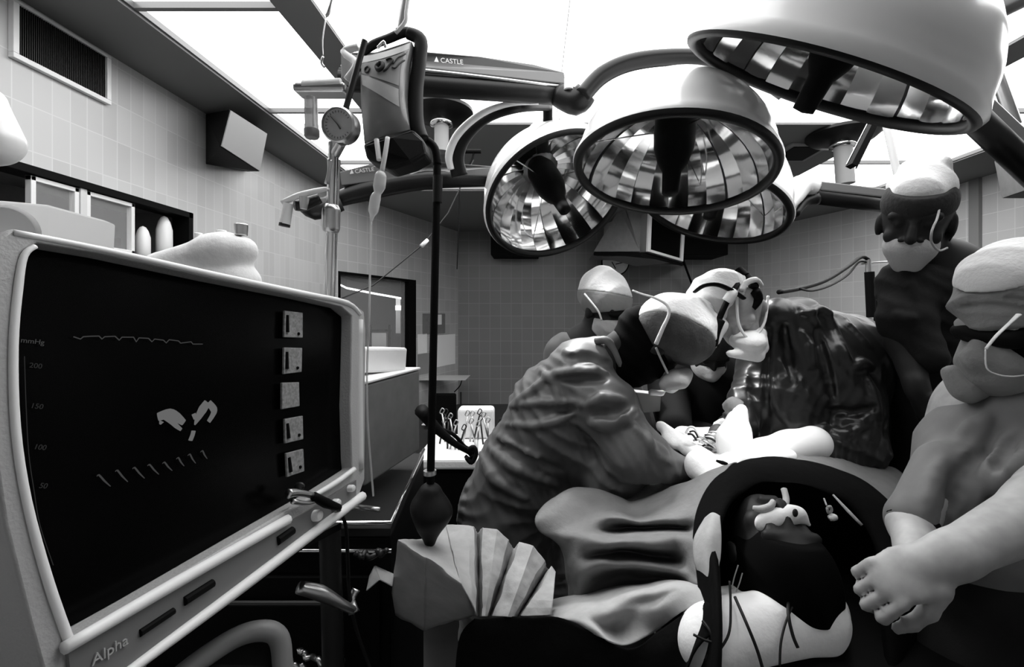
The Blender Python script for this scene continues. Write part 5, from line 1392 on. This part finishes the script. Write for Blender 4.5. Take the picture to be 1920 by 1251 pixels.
strap('mask_string', [P(1762, 388, 1.26), P(1757, 410, 1.24), P(1750, 425, 1.235), P(1746, 440, 1.235), P(1747, 455, 1.245), P(1760, 470, 1.27), P(1776, 465, 1.29)], .003, K['mask'], t)
f = Field([ell(hN.w(-.058, -.035, -.02), (.030, .042, .066), hN.R), ell(hN.w(0, -.06, -.02), (.06, .05, .07), hN.R)], .005)
solidify('hair', f, K['hair'], t)

# --- anaesthetist in the right foreground
t = thing('person', 'anaesthetist in pale scrubs with folded bare arms in the right foreground', 'person', P(1850, 1200, .95) * V(1, 1, 0))
hM = Head(P(1902, 608, .93), (-.90, -.16, -.38), (-.05, -.12, 1), 1.0)
elb = P(1960, 955, .74)
body = hM.skin(P(1905, 745, 1.0), .06) + [cap(P(1905, 800, 1.0), P(1850, 1010, 1.0), .15, .15), cap(P(1850, 1010, 1.0), P(1850, 1240, 1.0), .15, .14)]
body += [cap(P(2010, 850, .86), elb, .055, .050), cap(elb, P(1790, 1040, .70), .049, .033), cap(P(1790, 1040, .70), P(1762, 1052, .70), .031, .032)]
body += hand_prims(P(1760, 1052, .70), (-.80, .12, -.45), (.45, .55, -.55), 1.0, 1.25, side=1, thumb=.3, spread=.02)
body += [cap(P(1755, 900, .93), P(1708, 985, .86), .045, .036), cap(P(1708, 985, .86), P(1722, 1050, .78), .034, .034)]
body += [cap(P(1830, 985, .80), P(1840, 975, .80), .012, .011), cap(P(1790, 1020, .79), P(1815, 1000, .79), .012, .012), cap(P(1808, 1008, .795), P(1832, 990, .795), .012, .011), cap(P(1822, 998, .80), P(1838, 984, .80), .011, .010)]
solidify('body', Field(body, .0055, k=.02), K['skin'], t)
gn = [cap(P(1905, 765, .99), P(1880, 860, .98), .085, .145), cap(P(1880, 860, .98), P(1835, 1010, .97), .145, .135), cap(P(1835, 1010, .97), P(1835, 1060, .97), .135, .12), cap(P(1790, 905, .92), P(1745, 1010, .90), .065, .058), cap(P(1775, 880, .92), P(1712, 972, .865), .056, .044),
      cap(P(1835, 840, .97), P(1790, 910, .94), .08, .07), cap(P(1745, 1010, .90), P(1722, 990, .88), .055, .05), cap(P(1950, 790, .93), P(2010, 850, .88), .11, .10), cap(P(2010, 850, .88), P(1945, 905, .82), .085, .062), cap(P(1880, 860, .98), P(1950, 800, .93), .13, .11),
      ]
f = Field(gn, .0068, k=.025)
f.ripple(.007, 26, (1, 0, -.5), 3); f.ripple(.004, 55, (1, 0, .3), 8)
for ln, r in ((((1905, 810), (1870, 860), (1830, 930), (1810, 980)), .010), (((1920, 850), (1890, 890), (1860, 930)), .010), (((1770, 860), (1745, 910), (1735, 960)), .010), (((1800, 830), (1822, 800), (1850, 785)), .009), (((1860, 760), (1830, 830), (1790, 900)), .008)):
    f.crease(ln, r)
for ln, r in ((((1896, 822), (1880, 850), (1868, 880)), .009), (((1790, 940), (1780, 990), (1770, 1030)), .012), (((1830, 850), (1800, 900), (1780, 950)), .010)):
    f.crease(ln, r, groove=True)
solidify('scrub_shirt', f, K['gownM'], t)
f = Field([cap(P(1850, 1120, .96), P(1850, 1420, .96), .150, .17), cap(P(1800, 1250, .93), P(1800, 1500, .93), .12, .10), cap(V(.80, .97, .62), V(.78, .97, .08), .10, .06), cap(V(.98, 1.0, .62), V(1.0, 1.0, .08), .10, .06), cap(V(.78, .97, .05), V(.74, .86, .04), .045, .04), cap(V(1.0, 1.0, .05), V(.98, .88, .04), .045, .04)], .008, k=.03)
f.ripple(.006, 25, (1, 0, .2), 3)
solidify('shaded_trousers', f, K['gownN'], t)  # dark cloth stands in for the shade below the forearm
f = Field([ell(hM.w(0, -.008, .062), (.090, .110, .085), hM.R), cap(hM.w(0, -.05, .09), hM.w(0, -.10, .04), .065, .06)], .0045, k=.03)
f.ripple(.012, 52, (.1, .15, 1), 2, .6)
for yy in (528, 546, 562, 578): f.crease(((1802, yy), (1850, yy - 5), (1925, yy + 2)), .006, groove=True, k=.008)
f.clip_plane(hM.w(0, .10, .026), hM.d(0, -.10, -1))
solidify('surgical_cap', f, K['cap_mid'], t, label='creased grey brim of the cap')
f = Field([ell(hM.w(0, -.018, .108), (.082, .105, .062), hM.R)], .0045, k=.03); f.ripple(.006, 60, (1, .15, .3), 4)
f.clip_plane(hM.w(0, 0, .112), hM.d(0, -.1, -1))
solidify('cap_crown', f, K['cap'], t, label='white crown of the cap')
f = Field([ell(hM.w(0, .040, -.062), (.074, .086, .078), hM.R), cap(hM.w(0, .06, -.02), hM.w(0, .09, -.06), .03, .025), cap(hM.w(0, .095, 0), hM.w(0, .112, -.03), .014, .022)], .0042, k=.02); f.ripple(.006, 60, (.3, 0, 1), 3)
f.clip_plane(hM.w(0, .1, .010), hM.d(0, -.25, 1)); f.clip_plane(hM.w(0, .058, 0), hM.d(0, -1, .35))
solidify('face_mask', f, K['cap_mid'], t)
strap('mask_string', [P(1910, 590, .835), P(1893, 606, .83), P(1868, 630, .825), P(1848, 655, .83)], [.005, .0035, .0035, .003], K['cap'], t, flat=.5)
strap('mask_string', [P(1848, 655, .83), P(1850, 690, .83), P(1872, 703, .83), P(1900, 706, .84), P(1925, 703, .86)], [.0013] * 5, K['cap'], t)
f = Field([ell(hM.w(-.040, -.005, -.048), (.056, .088, .088), hM.R), ell(hM.w(-.02, .035, .0), (.066, .045, .030), hM.R), ell(hM.w(0, -.05, -.03), (.075, .06, .08), hM.R)], .005)
solidify('hair', f, K['hair'], t)
f = Field([cap(P(1790, 700, .97), P(1815, 722, .96), .02, .03), cap(P(1815, 722, .96), P(1860, 730, .95), .03, .02)], .005); f.ripple(.006, 40, (1, 0, .5), 2)
solidify('neck_cloth', f, K['cap_mid'], t)
wa, wb = P(1712, 975, .865), P(1708, 988, .857)
build('wristband', Geo().cyl(wa, wb, .043, .042, n=28), K['black'], t, smooth='auto', bevel=.002)
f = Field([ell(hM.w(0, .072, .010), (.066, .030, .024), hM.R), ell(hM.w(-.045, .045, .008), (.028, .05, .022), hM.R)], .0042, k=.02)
solidify('goggles_and_eye_shade', f, K['black'], t)  # black form added for the shade over the eyes, nothing is worn here
# ---------------------------------------------------------------- patient, table, drapes
t = thing('operating_table', 'operating table under the drapes, head end toward the camera', 'table', V(.62, 1.6, 0))
build('table_top', Geo().boxmm((.30, .82, .66), (.86, 2.7, .74)), K['black'], t, bevel=.01)
build('pedestal', Geo().boxmm((.45, 1.5, .06), (.75, 1.95, .66)), K['dark_metal'], t, bevel=.01)
build('base', Geo().boxmm((.35, 1.2, .0), (.85, 2.2, .06)), K['dark_metal'], t, bevel=.01)
build('rail', Geo().tube([V(.275, .9, .70), V(.275, 2.5, .70)], .01, 8, 0), K['steel'], t, smooth=True)
t = thing('pillow', 'white pillow with folded sheet under the patient head', 'pillow', P(1430, 1230, .9))
f = Field([cap(P(1350, 1190, .86), P(1520, 1160, .92), .060, .060), cap(P(1350, 1165, .95), P(1520, 1140, 1.0), .060, .060), cap(P(1320, 1210, .84), P(1330, 1180, .95), .045, .05), cap(P(1545, 1165, .90), P(1540, 1140, 1.0), .04, .045)], .006, k=.04)
f.ripple(.004, 28, (.3, 0, 1), 3)
solidify('pillow', f, K['linen'], t)
f = Field([cap(P(1330, 1140, .93), P(1400, 1150, .92), .030, .028), cap(P(1400, 1150, .92), P(1480, 1140, .93), .028, .028), cap(P(1480, 1140, .93), P(1545, 1110, .95), .028, .034)], .005, k=.02); f.ripple(.004, 45, (.2, 0, 1), 1)
solidify('folded_sheet', f, K['offwhite'], t)
t = thing('person', 'patient lying under the drapes, only dark hair and taped face seen from the crown', 'person', P(1465, 1050, 1.1))
hP = Head(P(1455, 1048, 1.0), (.08, -.25, .95), (0, -1, -.18), 1.12)
solidify('body', Field(hP.skin(P(1465, 1010, 1.30), .06) + [cap(P(1465, 1010, 1.32), V(.62, 1.7, .86), .12, .13), cap(V(.45, 1.55, .84), V(.80, 1.55, .84), .09, .09), cap(V(.62, 1.7, .86), V(.60, 2.6, .82), .13, .08)], .007, k=.03), K['skin_shaded'], t)
f = Field([hP.e((0, -.015, .045), (.088, .108, .095)), hP.e((0, -.04, -.01), (.085, .085, .08))], .005, k=.03); f.ripple(.004, 60, (1, 0, .4), 3)
f.clip_plane(hP.w(0, .062, 0), hP.d(0, 1, -.35))
solidify('hair', f, K['hair'], t)
fp = lambda x, y, d=1.0: P(x, y, d)
f = Field([ell(P(1443, 982, .985), (.032, .018, .026)), ell(P(1482, 966, .99), (.034, .018, .022)), cap(P(1455, 972, .985), P(1475, 968, .985), .018, .018), cap(P(1500, 965, .985), P(1517, 984, .98), .010, .004)], .0035, k=.012)
solidify('eye_pad', f, K['linen'], t, label='white taped pads over the face')
build('pad_mark', Geo().ball(P(1491, 962, .966), (.006, .004, .009), 12), K['ink'], t, smooth=True)
build('pad_mark', Geo().tube([P(1444, 984, .966), P(1451, 989, .966)], [.003, .004], 6, 0), K['mid'], t, smooth=True)
t = thing('breathing_tube', 'clear breathing tube and connector at the patient face inside the drape', 'tube', P(1470, 940, 1.0))
build('tube', Geo().tube([P(1470, 918, 1.04), P(1474, 935, 1.02), P(1472, 948, 1.0)], .007, 10, 4), K['mask'], t, smooth=True)
build('connector', Geo().tube([P(1412, 953, 1.0), P(1428, 955, .99), P(1444, 950, .99), P(1450, 940, 1.0)], [.005, .008, .008, .006], 10, 4), K['mask'], t, smooth=True)
t = thing('line_tap', 'small white tap with clear line inside the drape, right of the face', 'tap', P(1560, 970, 1.0))
build('tap', Geo().tube([P(1555, 972, 1.0), P(1562, 970, 1.0), P(1568, 971, 1.0)], [.006, .008, .006], 10, 2), K['white'], t, smooth=True)
build('ring', Geo().tube([P(1551, 952, 1.0), P(1557, 950, 1.0), P(1559, 958, 1.0), P(1553, 962, 1.0), P(1551, 952, 1.0)], .003, 8, 3), K['mask'], t, smooth=True)
build('line', Geo().tube([P(1545, 935, 1.02), P(1550, 948, 1.0)], .0018, 6, 0), K['mask'], t)
t = thing('tube_holder', 'pale thin rod slanting along the right side of the drape opening', 'rod', P(1590, 960, 1.0))
build('rod', Geo().tube([P(1562, 928, 1.04), P(1590, 958, 1.0), P(1616, 985, .98)], [.002, .0035, .003], 8, 2), K['mask'], t, smooth=True)

# tent sheet over the face, its shade put into the near-black colour
arch_out = [(1306, 1290, .80), (1312, 1180, .86), (1308, 1090, .93), (1300, 1010, 1.02), (1312, 940, 1.10), (1350, 890, 1.16), (1400, 864, 1.20), (1440, 858, 1.21), (1510, 864, 1.21), (1590, 888, 1.19), (1650, 925, 1.15), (1700, 985, 1.08), (1722, 1080, 1.0), (1730, 1290, .9)]
arch_top = [(1320, 1290, .76), (1330, 1180, .82), (1330, 1090, .89), (1318, 1010, .98), (1330, 950, 1.06), (1362, 905, 1.11), (1405, 882, 1.14), (1445, 874, 1.15), (1510, 880, 1.15), (1585, 905, 1.13), (1640, 945, 1.09), (1684, 1000, 1.03), (1700, 1080, .96), (1705, 1290, .86)]
arch_in = [(1348, 1290, .74), (1352, 1180, .79), (1348, 1090, .87), (1345, 1020, .95), (1358, 965, 1.02), (1382, 930, 1.07), (1415, 910, 1.10), (1450, 903, 1.11), (1510, 908, 1.11), (1570, 930, 1.09), (1612, 968, 1.06), (1642, 1020, 1.01), (1655, 1090, .95), (1660, 1290, .85)]
def toward(lst, c, f_, d):
    return [P(c[0] + (x - c[0]) * f_, c[1] + (y - c[1]) * f_, d) for x, y, _ in lst]
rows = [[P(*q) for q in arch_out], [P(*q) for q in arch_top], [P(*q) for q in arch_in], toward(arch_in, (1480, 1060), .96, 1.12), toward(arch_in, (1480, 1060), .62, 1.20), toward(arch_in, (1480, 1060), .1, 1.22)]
dr = cloth('surgical_drape', rows, K['drape_shaded'], k=5, wrinkle=.004, seed=2)
tag(dr, 'drape arching as a tent over the patient head, shade painted almost black', 'drape')
# grey sheet behind the arch, to the right
rows = [[P(1500, 848, 1.32), P(1560, 852, 1.35), P(1620, 868, 1.38), P(1680, 880, 1.38), P(1720, 920, 1.34)],
        [P(1480, 860, 1.26), P(1560, 872, 1.27), P(1620, 895, 1.27), P(1672, 920, 1.25), P(1712, 960, 1.2)],
        [P(1480, 872, 1.22), P(1560, 890, 1.22), P(1620, 920, 1.2), P(1670, 960, 1.17), P(1712, 1010, 1.12)],
        [P(1520, 900, 1.22), P(1580, 925, 1.21), P(1640, 965, 1.19), P(1680, 1020, 1.15), P(1716, 1090, 1.08)]]
tag(cloth('surgical_drape', rows, K['drape'], k=6, wrinkle=.007, seed=5), 'grey creased drape on the right flank of the dark tent', 'drape')
# light drape with gathered horizontal folds, left flank
rows = [
 [P(1035, 935, 1.30), P(1075, 915, 1.30), P(1115, 917, 1.32), P(1160, 932, 1.34), P(1190, 940, 1.34), P(1245, 918, 1.32), P(1300, 898, 1.26), P(1345, 876, 1.25), P(1385, 868, 1.25)],
 [P(1018, 950, 1.22), P(1066, 925, 1.24), P(1115, 925, 1.26), P(1160, 940, 1.27), P(1190, 950, 1.27), P(1245, 935, 1.25), P(1290, 912, 1.21), P(1330, 890, 1.19), P(1368, 874, 1.20)],
 [P(1003, 975, 1.14), P(1060, 955, 1.18), P(1115, 955, 1.20), P(1160, 962, 1.19), P(1195, 968, 1.19), P(1245, 958, 1.17), P(1285, 945, 1.14), P(1312, 935, 1.12), P(1325, 925, 1.12)],
 [P(1012, 998, 1.13), P(1062, 990, 1.13), P(1112, 975, 1.16), P(1160, 975, 1.13), P(1200, 980, 1.13), P(1240, 978, 1.11), P(1280, 975, 1.09), P(1305, 972, 1.07), P(1316, 970, 1.07)],
 [P(1035, 1012, 1.13), P(1068, 1005, 1.10), P(1108, 998, 1.11), P(1160, 992, 1.20), P(1200, 990, 1.19), P(1240, 990, 1.17), P(1280, 990, 1.13), P(1300, 992, 1.07), P(1310, 995, 1.05)],
 [P(1050, 1025, 1.13), P(1075, 1015, 1.09), P(1115, 1010, 1.06), P(1160, 1008, 1.08), P(1200, 1006, 1.07), P(1240, 1005, 1.06), P(1275, 1005, 1.05), P(1298, 1010, 1.02), P(1308, 1015, 1.01)],
 [P(1058, 1045, 1.13), P(1080, 1030, 1.08), P(1118, 1025, 1.05), P(1160, 1022, 1.04), P(1200, 1024, 1.04), P(1240, 1025, 1.03), P(1270, 1030, 1.04), P(1296, 1035, 1.0), P(1306, 1040, .99)],
 [P(1060, 1065, 1.13), P(1082, 1050, 1.07), P(1122, 1040, 1.10), P(1160, 1035, 1.15), P(1200, 1040, 1.14), P(1240, 1045, 1.12), P(1268, 1050, 1.08), P(1294, 1060, .99), P(1306, 1065, .97)],
 [P(1062, 1085, 1.13), P(1085, 1075, 1.06), P(1125, 1058, 1.03), P(1160, 1058, 1.03), P(1200, 1062, 1.02), P(1240, 1066, 1.01), P(1268, 1072, 1.0), P(1296, 1080, .97), P(1310, 1082, .95)],
 [P(1066, 1100, 1.13), P(1090, 1098, 1.07), P(1130, 1085, 1.12), P(1160, 1078, 1.15), P(1200, 1080, 1.14), P(1240, 1083, 1.11), P(1270, 1088, 1.05), P(1300, 1095, .95), P(1318, 1098, .93)],
 [P(1066, 1130, 1.13), P(1092, 1125, 1.08), P(1132, 1112, 1.10), P(1165, 1104, 1.12), P(1205, 1102, 1.11), P(1245, 1098, 1.06), P(1280, 1098, 1.0), P(1308, 1100, .94), P(1322, 1100, .93)]]
tag(cloth('surgical_drape', rows, K['drape'], k=5, wrinkle=.003, seed=8), 'mid grey drape gathered in long sideways folds left of the dark tent', 'drape')
# bright knuckle of cloth at its upper left corner edge
rows = [[P(1012, 1135, 1.10), P(1060, 1122, 1.10), P(1120, 1108, 1.08), P(1190, 1098, 1.05), P(1260, 1092, 1.0), P(1322, 1100, .94)],
        [P(1018, 1150, 1.02), P(1070, 1140, 1.00), P(1130, 1128, .97), P(1195, 1112, .96), P(1262, 1100, .94), P(1324, 1102, .92)],
        [P(1040, 1160, .97), P(1090, 1158, .94), P(1140, 1150, .93), P(1205, 1132, .95), P(1268, 1112, .92), P(1328, 1106, .905)],
        [P(1062, 1165, .96), P(1115, 1178, .91), P(1150, 1180, .96), P(1215, 1150, .93), P(1275, 1128, .905), P(1334, 1112, .89)],
        [P(1075, 1170, .96), P(1130, 1195, .90), P(1175, 1212, .90), P(1232, 1180, .93), P(1285, 1148, .89), P(1338, 1122, .87)]]
tag(cloth('surgical_drape', rows, K['paper'], k=6, wrinkle=.004, seed=4), 'pale drape sweeping to a gathered corner below the sideways folds', 'drape')
# drape side hanging nearest the camera, its shade painted as black cloth
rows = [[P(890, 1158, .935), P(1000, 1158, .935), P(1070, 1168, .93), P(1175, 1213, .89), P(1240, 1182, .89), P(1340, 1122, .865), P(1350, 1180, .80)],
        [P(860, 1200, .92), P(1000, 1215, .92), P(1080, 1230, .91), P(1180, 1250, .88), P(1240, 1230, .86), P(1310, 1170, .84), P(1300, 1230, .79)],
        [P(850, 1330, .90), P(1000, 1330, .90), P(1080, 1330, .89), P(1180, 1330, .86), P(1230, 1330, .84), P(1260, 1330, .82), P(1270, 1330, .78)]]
tag(cloth('surgical_drape', rows, K['drape_shaded'], k=6, wrinkle=.004, seed=14), 'drape side hanging straight down at the bottom centre, shade painted black', 'drape')
# crumpled paper sheet, left
def poly(g, *pts): return g.add([P(*p) for p in pts], [tuple(range(len(pts)))])
top_e = [(835, 983, 1.12), (878, 985, 1.10), (889, 987, 1.09), (896, 1000, 1.17), (904, 989, 1.10), (932, 993, 1.08), (954, 1012, 1.08), (963, 1028, 1.16), (973, 1016, 1.09), (1000, 1024, 1.07), (1020, 1052, 1.07), (1027, 1068, 1.14), (1034, 1063, 1.07), (1042, 1072, 1.06)]
bot_e = [(866, 1093, .90), (884, 1130, .90), (892, 1150, .91), (898, 1157, 1.00), (904, 1156, .93), (909, 1156, .93), (913, 1156, .94), (918, 1156, 1.02), (924, 1156, .95), (952, 1157, .93), (962, 1157, .94), (970, 1157, 1.02), (978, 1156, .95), (1034, 1153, .95)]
g = Geo(); nm = 7; pts_ = []
for (x0, y0_, d0), (x1, y1_, d1) in zip(top_e, bot_e):
    for q in range(nm):
        u = q / (nm - 1); pts_.append(P(x0 + (x1 - x0) * u, y0_ + (y1_ - y0_) * u, d0 + (d1 - d0) * u - .02 * math.sin(math.pi * u)))
g.add(pts_, [(i * nm + j, i * nm + j + 1, (i + 1) * nm + j + 1, (i + 1) * nm + j) for i in range(len(top_e) - 1) for j in range(nm - 1)])
n0 = len(g.v)
ex = [P(747, 1012, .98), P(806, 1011, 1.05), P(730, 1149, 1.10), P(796, 1180, 1.14), P(892, 1152, 1.02), P(866, 1093, .90), P(835, 983, 1.12), P(800, 1046, .93)]
g.add(ex, [(0, 7, 5, 6, 1)]); g.add([ex[0], ex[7], ex[3], ex[2]], [(0, 1, 2, 3)]); g.add([ex[7], ex[5], ex[4], ex[3]], [(0, 1, 2, 3)])
o = build('paper_sheet', g, K['paper'], None, smooth='auto', edge=18)
s = o.modifiers.new('sub', 'SUBSURF'); s.subdivision_type = 'SIMPLE'; s.levels = 4; s.render_levels = 4
tx = bpy.data.textures.new('paper_dents', 'CLOUDS'); tx.noise_scale = .06
dm = o.modifiers.new('dents', 'DISPLACE'); dm.texture = tx; dm.strength = .012; dm.mid_level = .5; dm.texture_coords = 'LOCAL'
s = o.modifiers.new('solid', 'SOLIDIFY'); s.thickness = .002
tag(o, 'pale crumpled sheet folded like a fan, below the black rubber bag', 'sheet')
g = Geo(); poly(g, (703, 1062, 1.05), (738, 1078, 1.05), (735, 1100, 1.0), (712, 1088, 1.0)); poly(g, (703, 1062, 1.05), (712, 1088, 1.0), (688, 1108, 1.0), (694, 1080, 1.04))
o = build('paper_scrap', g, K['paper']); s = o.modifiers.new('solid', 'SOLIDIFY'); s.thickness = .002
tag(o, 'small grey scrap of sheet left of the crumpled paper fan', 'sheet')
# leads over the pillow
for i, (pts, lab) in enumerate((
    (((1368, 1090, .86), (1370, 1140, .83), (1366, 1190, .80), (1340, 1232, .78)), 'leftmost dark lead running down over the white pillow'),
    (((1378, 1120, .86), (1400, 1170, .81), (1420, 1220, .79), (1432, 1262, .78)), 'dark lead slanting right across the middle of the pillow'),
    (((1480, 1110, .90), (1478, 1150, .84), (1486, 1190, .82), (1496, 1215, .81)), 'dark lead in front of the right half of the pillow'),
    (((1505, 1110, .90), (1480, 1150, .85), (1465, 1200, .82), (1462, 1250, .80)), 'thin dark lead crossing to the left under the hair'),
    (((1318, 1165, .82), (1332, 1185, .80), (1336, 1215, .79), (1322, 1240, .79)), 'dark looped lead at the left end of the pillow'),
    (((1300, 1190, .80), (1320, 1200, .79), (1350, 1212, .78), (1340, 1240, .78)), 'thin lead crossing the looped one at the pillow end'))):
    tag(build('monitoring_lead', Geo().tube([P(*p) for p in pts], .0022 if i in (0, 3, 5) else .003, 8, 6), K['rubber'], smooth=True), lab, 'lead')
for i, pts in enumerate((((1384, 1060), (1376, 1085), (1372, 1105)), ((1392, 1075), (1386, 1095), (1380, 1110)))):
    tag(build('monitoring_lead', Geo().tube([P(x, y, .93) for x, y in pts], .0012, 6, 3), K['mask']), ('thin pale lead', 'second thin pale lead')[i] + ' beside the left edge of the hair', 'lead')

# ---------------------------------------------------------------- the operating field
def wrinkled(name, prims, lab, cat, mat=K['linen'], rip=.005, h=.005, k=.02, seed=1):
    f = Field(prims, h, k=k); f.ripple(rip, 45, (.6, .3, 1), seed)
    return tag(solidify(name, f, mat, None), lab, cat)
wrinkled('field_towel', [cap(P(1240, 800, 1.47), P(1290, 838, 1.40), .018, .022), cap(P(1290, 838, 1.40), P(1330, 866, 1.32), .024, .026), cap(P(1250, 822, 1.44), P(1262, 832, 1.42), .016, .014)],
         'rolled white towel along the left edge of the operating field', 'towel')
wrinkled('field_towel', [cap(P(1310, 870, 1.30), P(1345, 890, 1.27), .040, .042), cap(P(1345, 890, 1.27), P(1390, 862, 1.27), .036, .03), cap(P(1330, 900, 1.26), P(1310, 880, 1.3), .03, .03), cap(P(1390, 866, 1.28), P(1480, 856, 1.28), .020, .02)],
         'bright white towel at the near edge of the operating field', 'towel', seed=3)
wrinkled('field_towel', [cap(P(1280, 815, 1.52), P(1330, 820, 1.52), .03, .03), cap(P(1330, 820, 1.52), P(1360, 830, 1.5), .03, .03), cap(P(1300, 840, 1.46), P(1370, 850, 1.42), .03, .03)],
         'white cloth lining the far side of the operating field', 'towel', rip=.008, seed=6)
rr = random.Random(11)
labs = ['steel clamp lying across the open field, nearest the white glove', 'thin steel forceps in the field behind the nearest clamp', 'curved steel retractor in the middle of the field', 'short steel clip at the left of the field', 'long steel needle holder beside the retractor', 'steel suction tip at the near side of the field']
for i, (a, b) in enumerate((((1310, 838), (1345, 850)), ((1318, 830), (1350, 844)), ((1300, 836), (1325, 842)), ((1290, 824), (1306, 834)), ((1326, 824), (1352, 838)), ((1305, 856), (1335, 852)))):
    g = Geo().tube([P(a[0], a[1] - 10, 1.37), P((a[0] + b[0]) / 2, (a[1] + b[1]) / 2 - 14, 1.36), P(b[0], b[1] - 8, 1.36)], .0035, 8, 4).tube([P(a[0] + 3, a[1] - 14, 1.375), P((a[0] + b[0]) / 2 + 4, (a[1] + b[1]) / 2 - 20, 1.365), P(b[0] + 3, b[1] - 13, 1.36)], .0028, 8, 4)
    tag(build('instrument', g, K['dark_metal'] if i % 2 else K['steel'], smooth=True), labs[i], 'instrument')
tag(build('blood_tube', Geo().tube([P(1286, 812, 1.44), P(1292, 802, 1.43), P(1302, 803, 1.42), P(1310, 818, 1.41), P(1318, 832, 1.40)], .004, 8, 5), K['offwhite'], smooth=True), 'clear tube looping up at the left of the operating field', 'tube')
tag(build('clamp', Geo().tube([P(1343, 864, 1.23), P(1355, 868, 1.22), P(1364, 870, 1.22)], [.003, .006, .003], 8, 3), K['black'], smooth=True), 'small dark clamp on the bright towel at the near edge', 'clamp')
# drapes over the patient between the surgeons
rows = [[P(1180, 850, 1.55), P(1240, 838, 1.62), P(1320, 830, 1.75), P(1420, 830, 1.75), P(1520, 845, 1.65)],
        [P(1190, 900, 1.45), P(1250, 875, 1.48), P(1320, 862, 1.50), P(1420, 860, 1.50), P(1520, 862, 1.48)],
        [P(1170, 945, 1.37), P(1250, 920, 1.34), P(1320, 900, 1.31), P(1420, 872, 1.34), P(1520, 868, 1.36)]]
tag(cloth('surgical_drape', rows, K['drape'], k=6, wrinkle=.004, seed=9), 'grey drape lying over the patient around the operating field', 'drape')
tag(build('instrument_box', Geo().slab([P(1192, 735, 1.62), P(1240, 740, 1.62), P(1238, 772, 1.62), P(1206, 775, 1.62)], (0, .06, 0)), K['mid'], bevel=.004), 'small grey box under the chin of the bending surgeon', 'box')
wrinkled('hanging_towel', [cap(P(1258, 728, 1.5), P(1285, 712, 1.5), .016, .02), cap(P(1222, 735, 1.5), P(1240, 738, 1.5), .012, .012)], 'white bits of cloth under the bending surgeon mask', 'towel', h=.004)

rows = [[P(1322, 972, 1.02), P(1336, 962, 1.00), P(1350, 968, .985)],
        [P(1302, 1010, .99), P(1328, 1000, .95), P(1352, 1008, .945)],
        [P(1302, 1050, .96), P(1326, 1045, .92), P(1350, 1050, .915)],
        [P(1312, 1080, .94), P(1328, 1080, .90), P(1340, 1082, .90)],
        [P(1320, 1102, .92), P(1325, 1104, .90), P(1329, 1104, .895)]]
tag(cloth('surgical_drape', rows, K['paper'], k=6), 'small pale turned-back fold of drape on the left edge of the dark tent', 'drape')
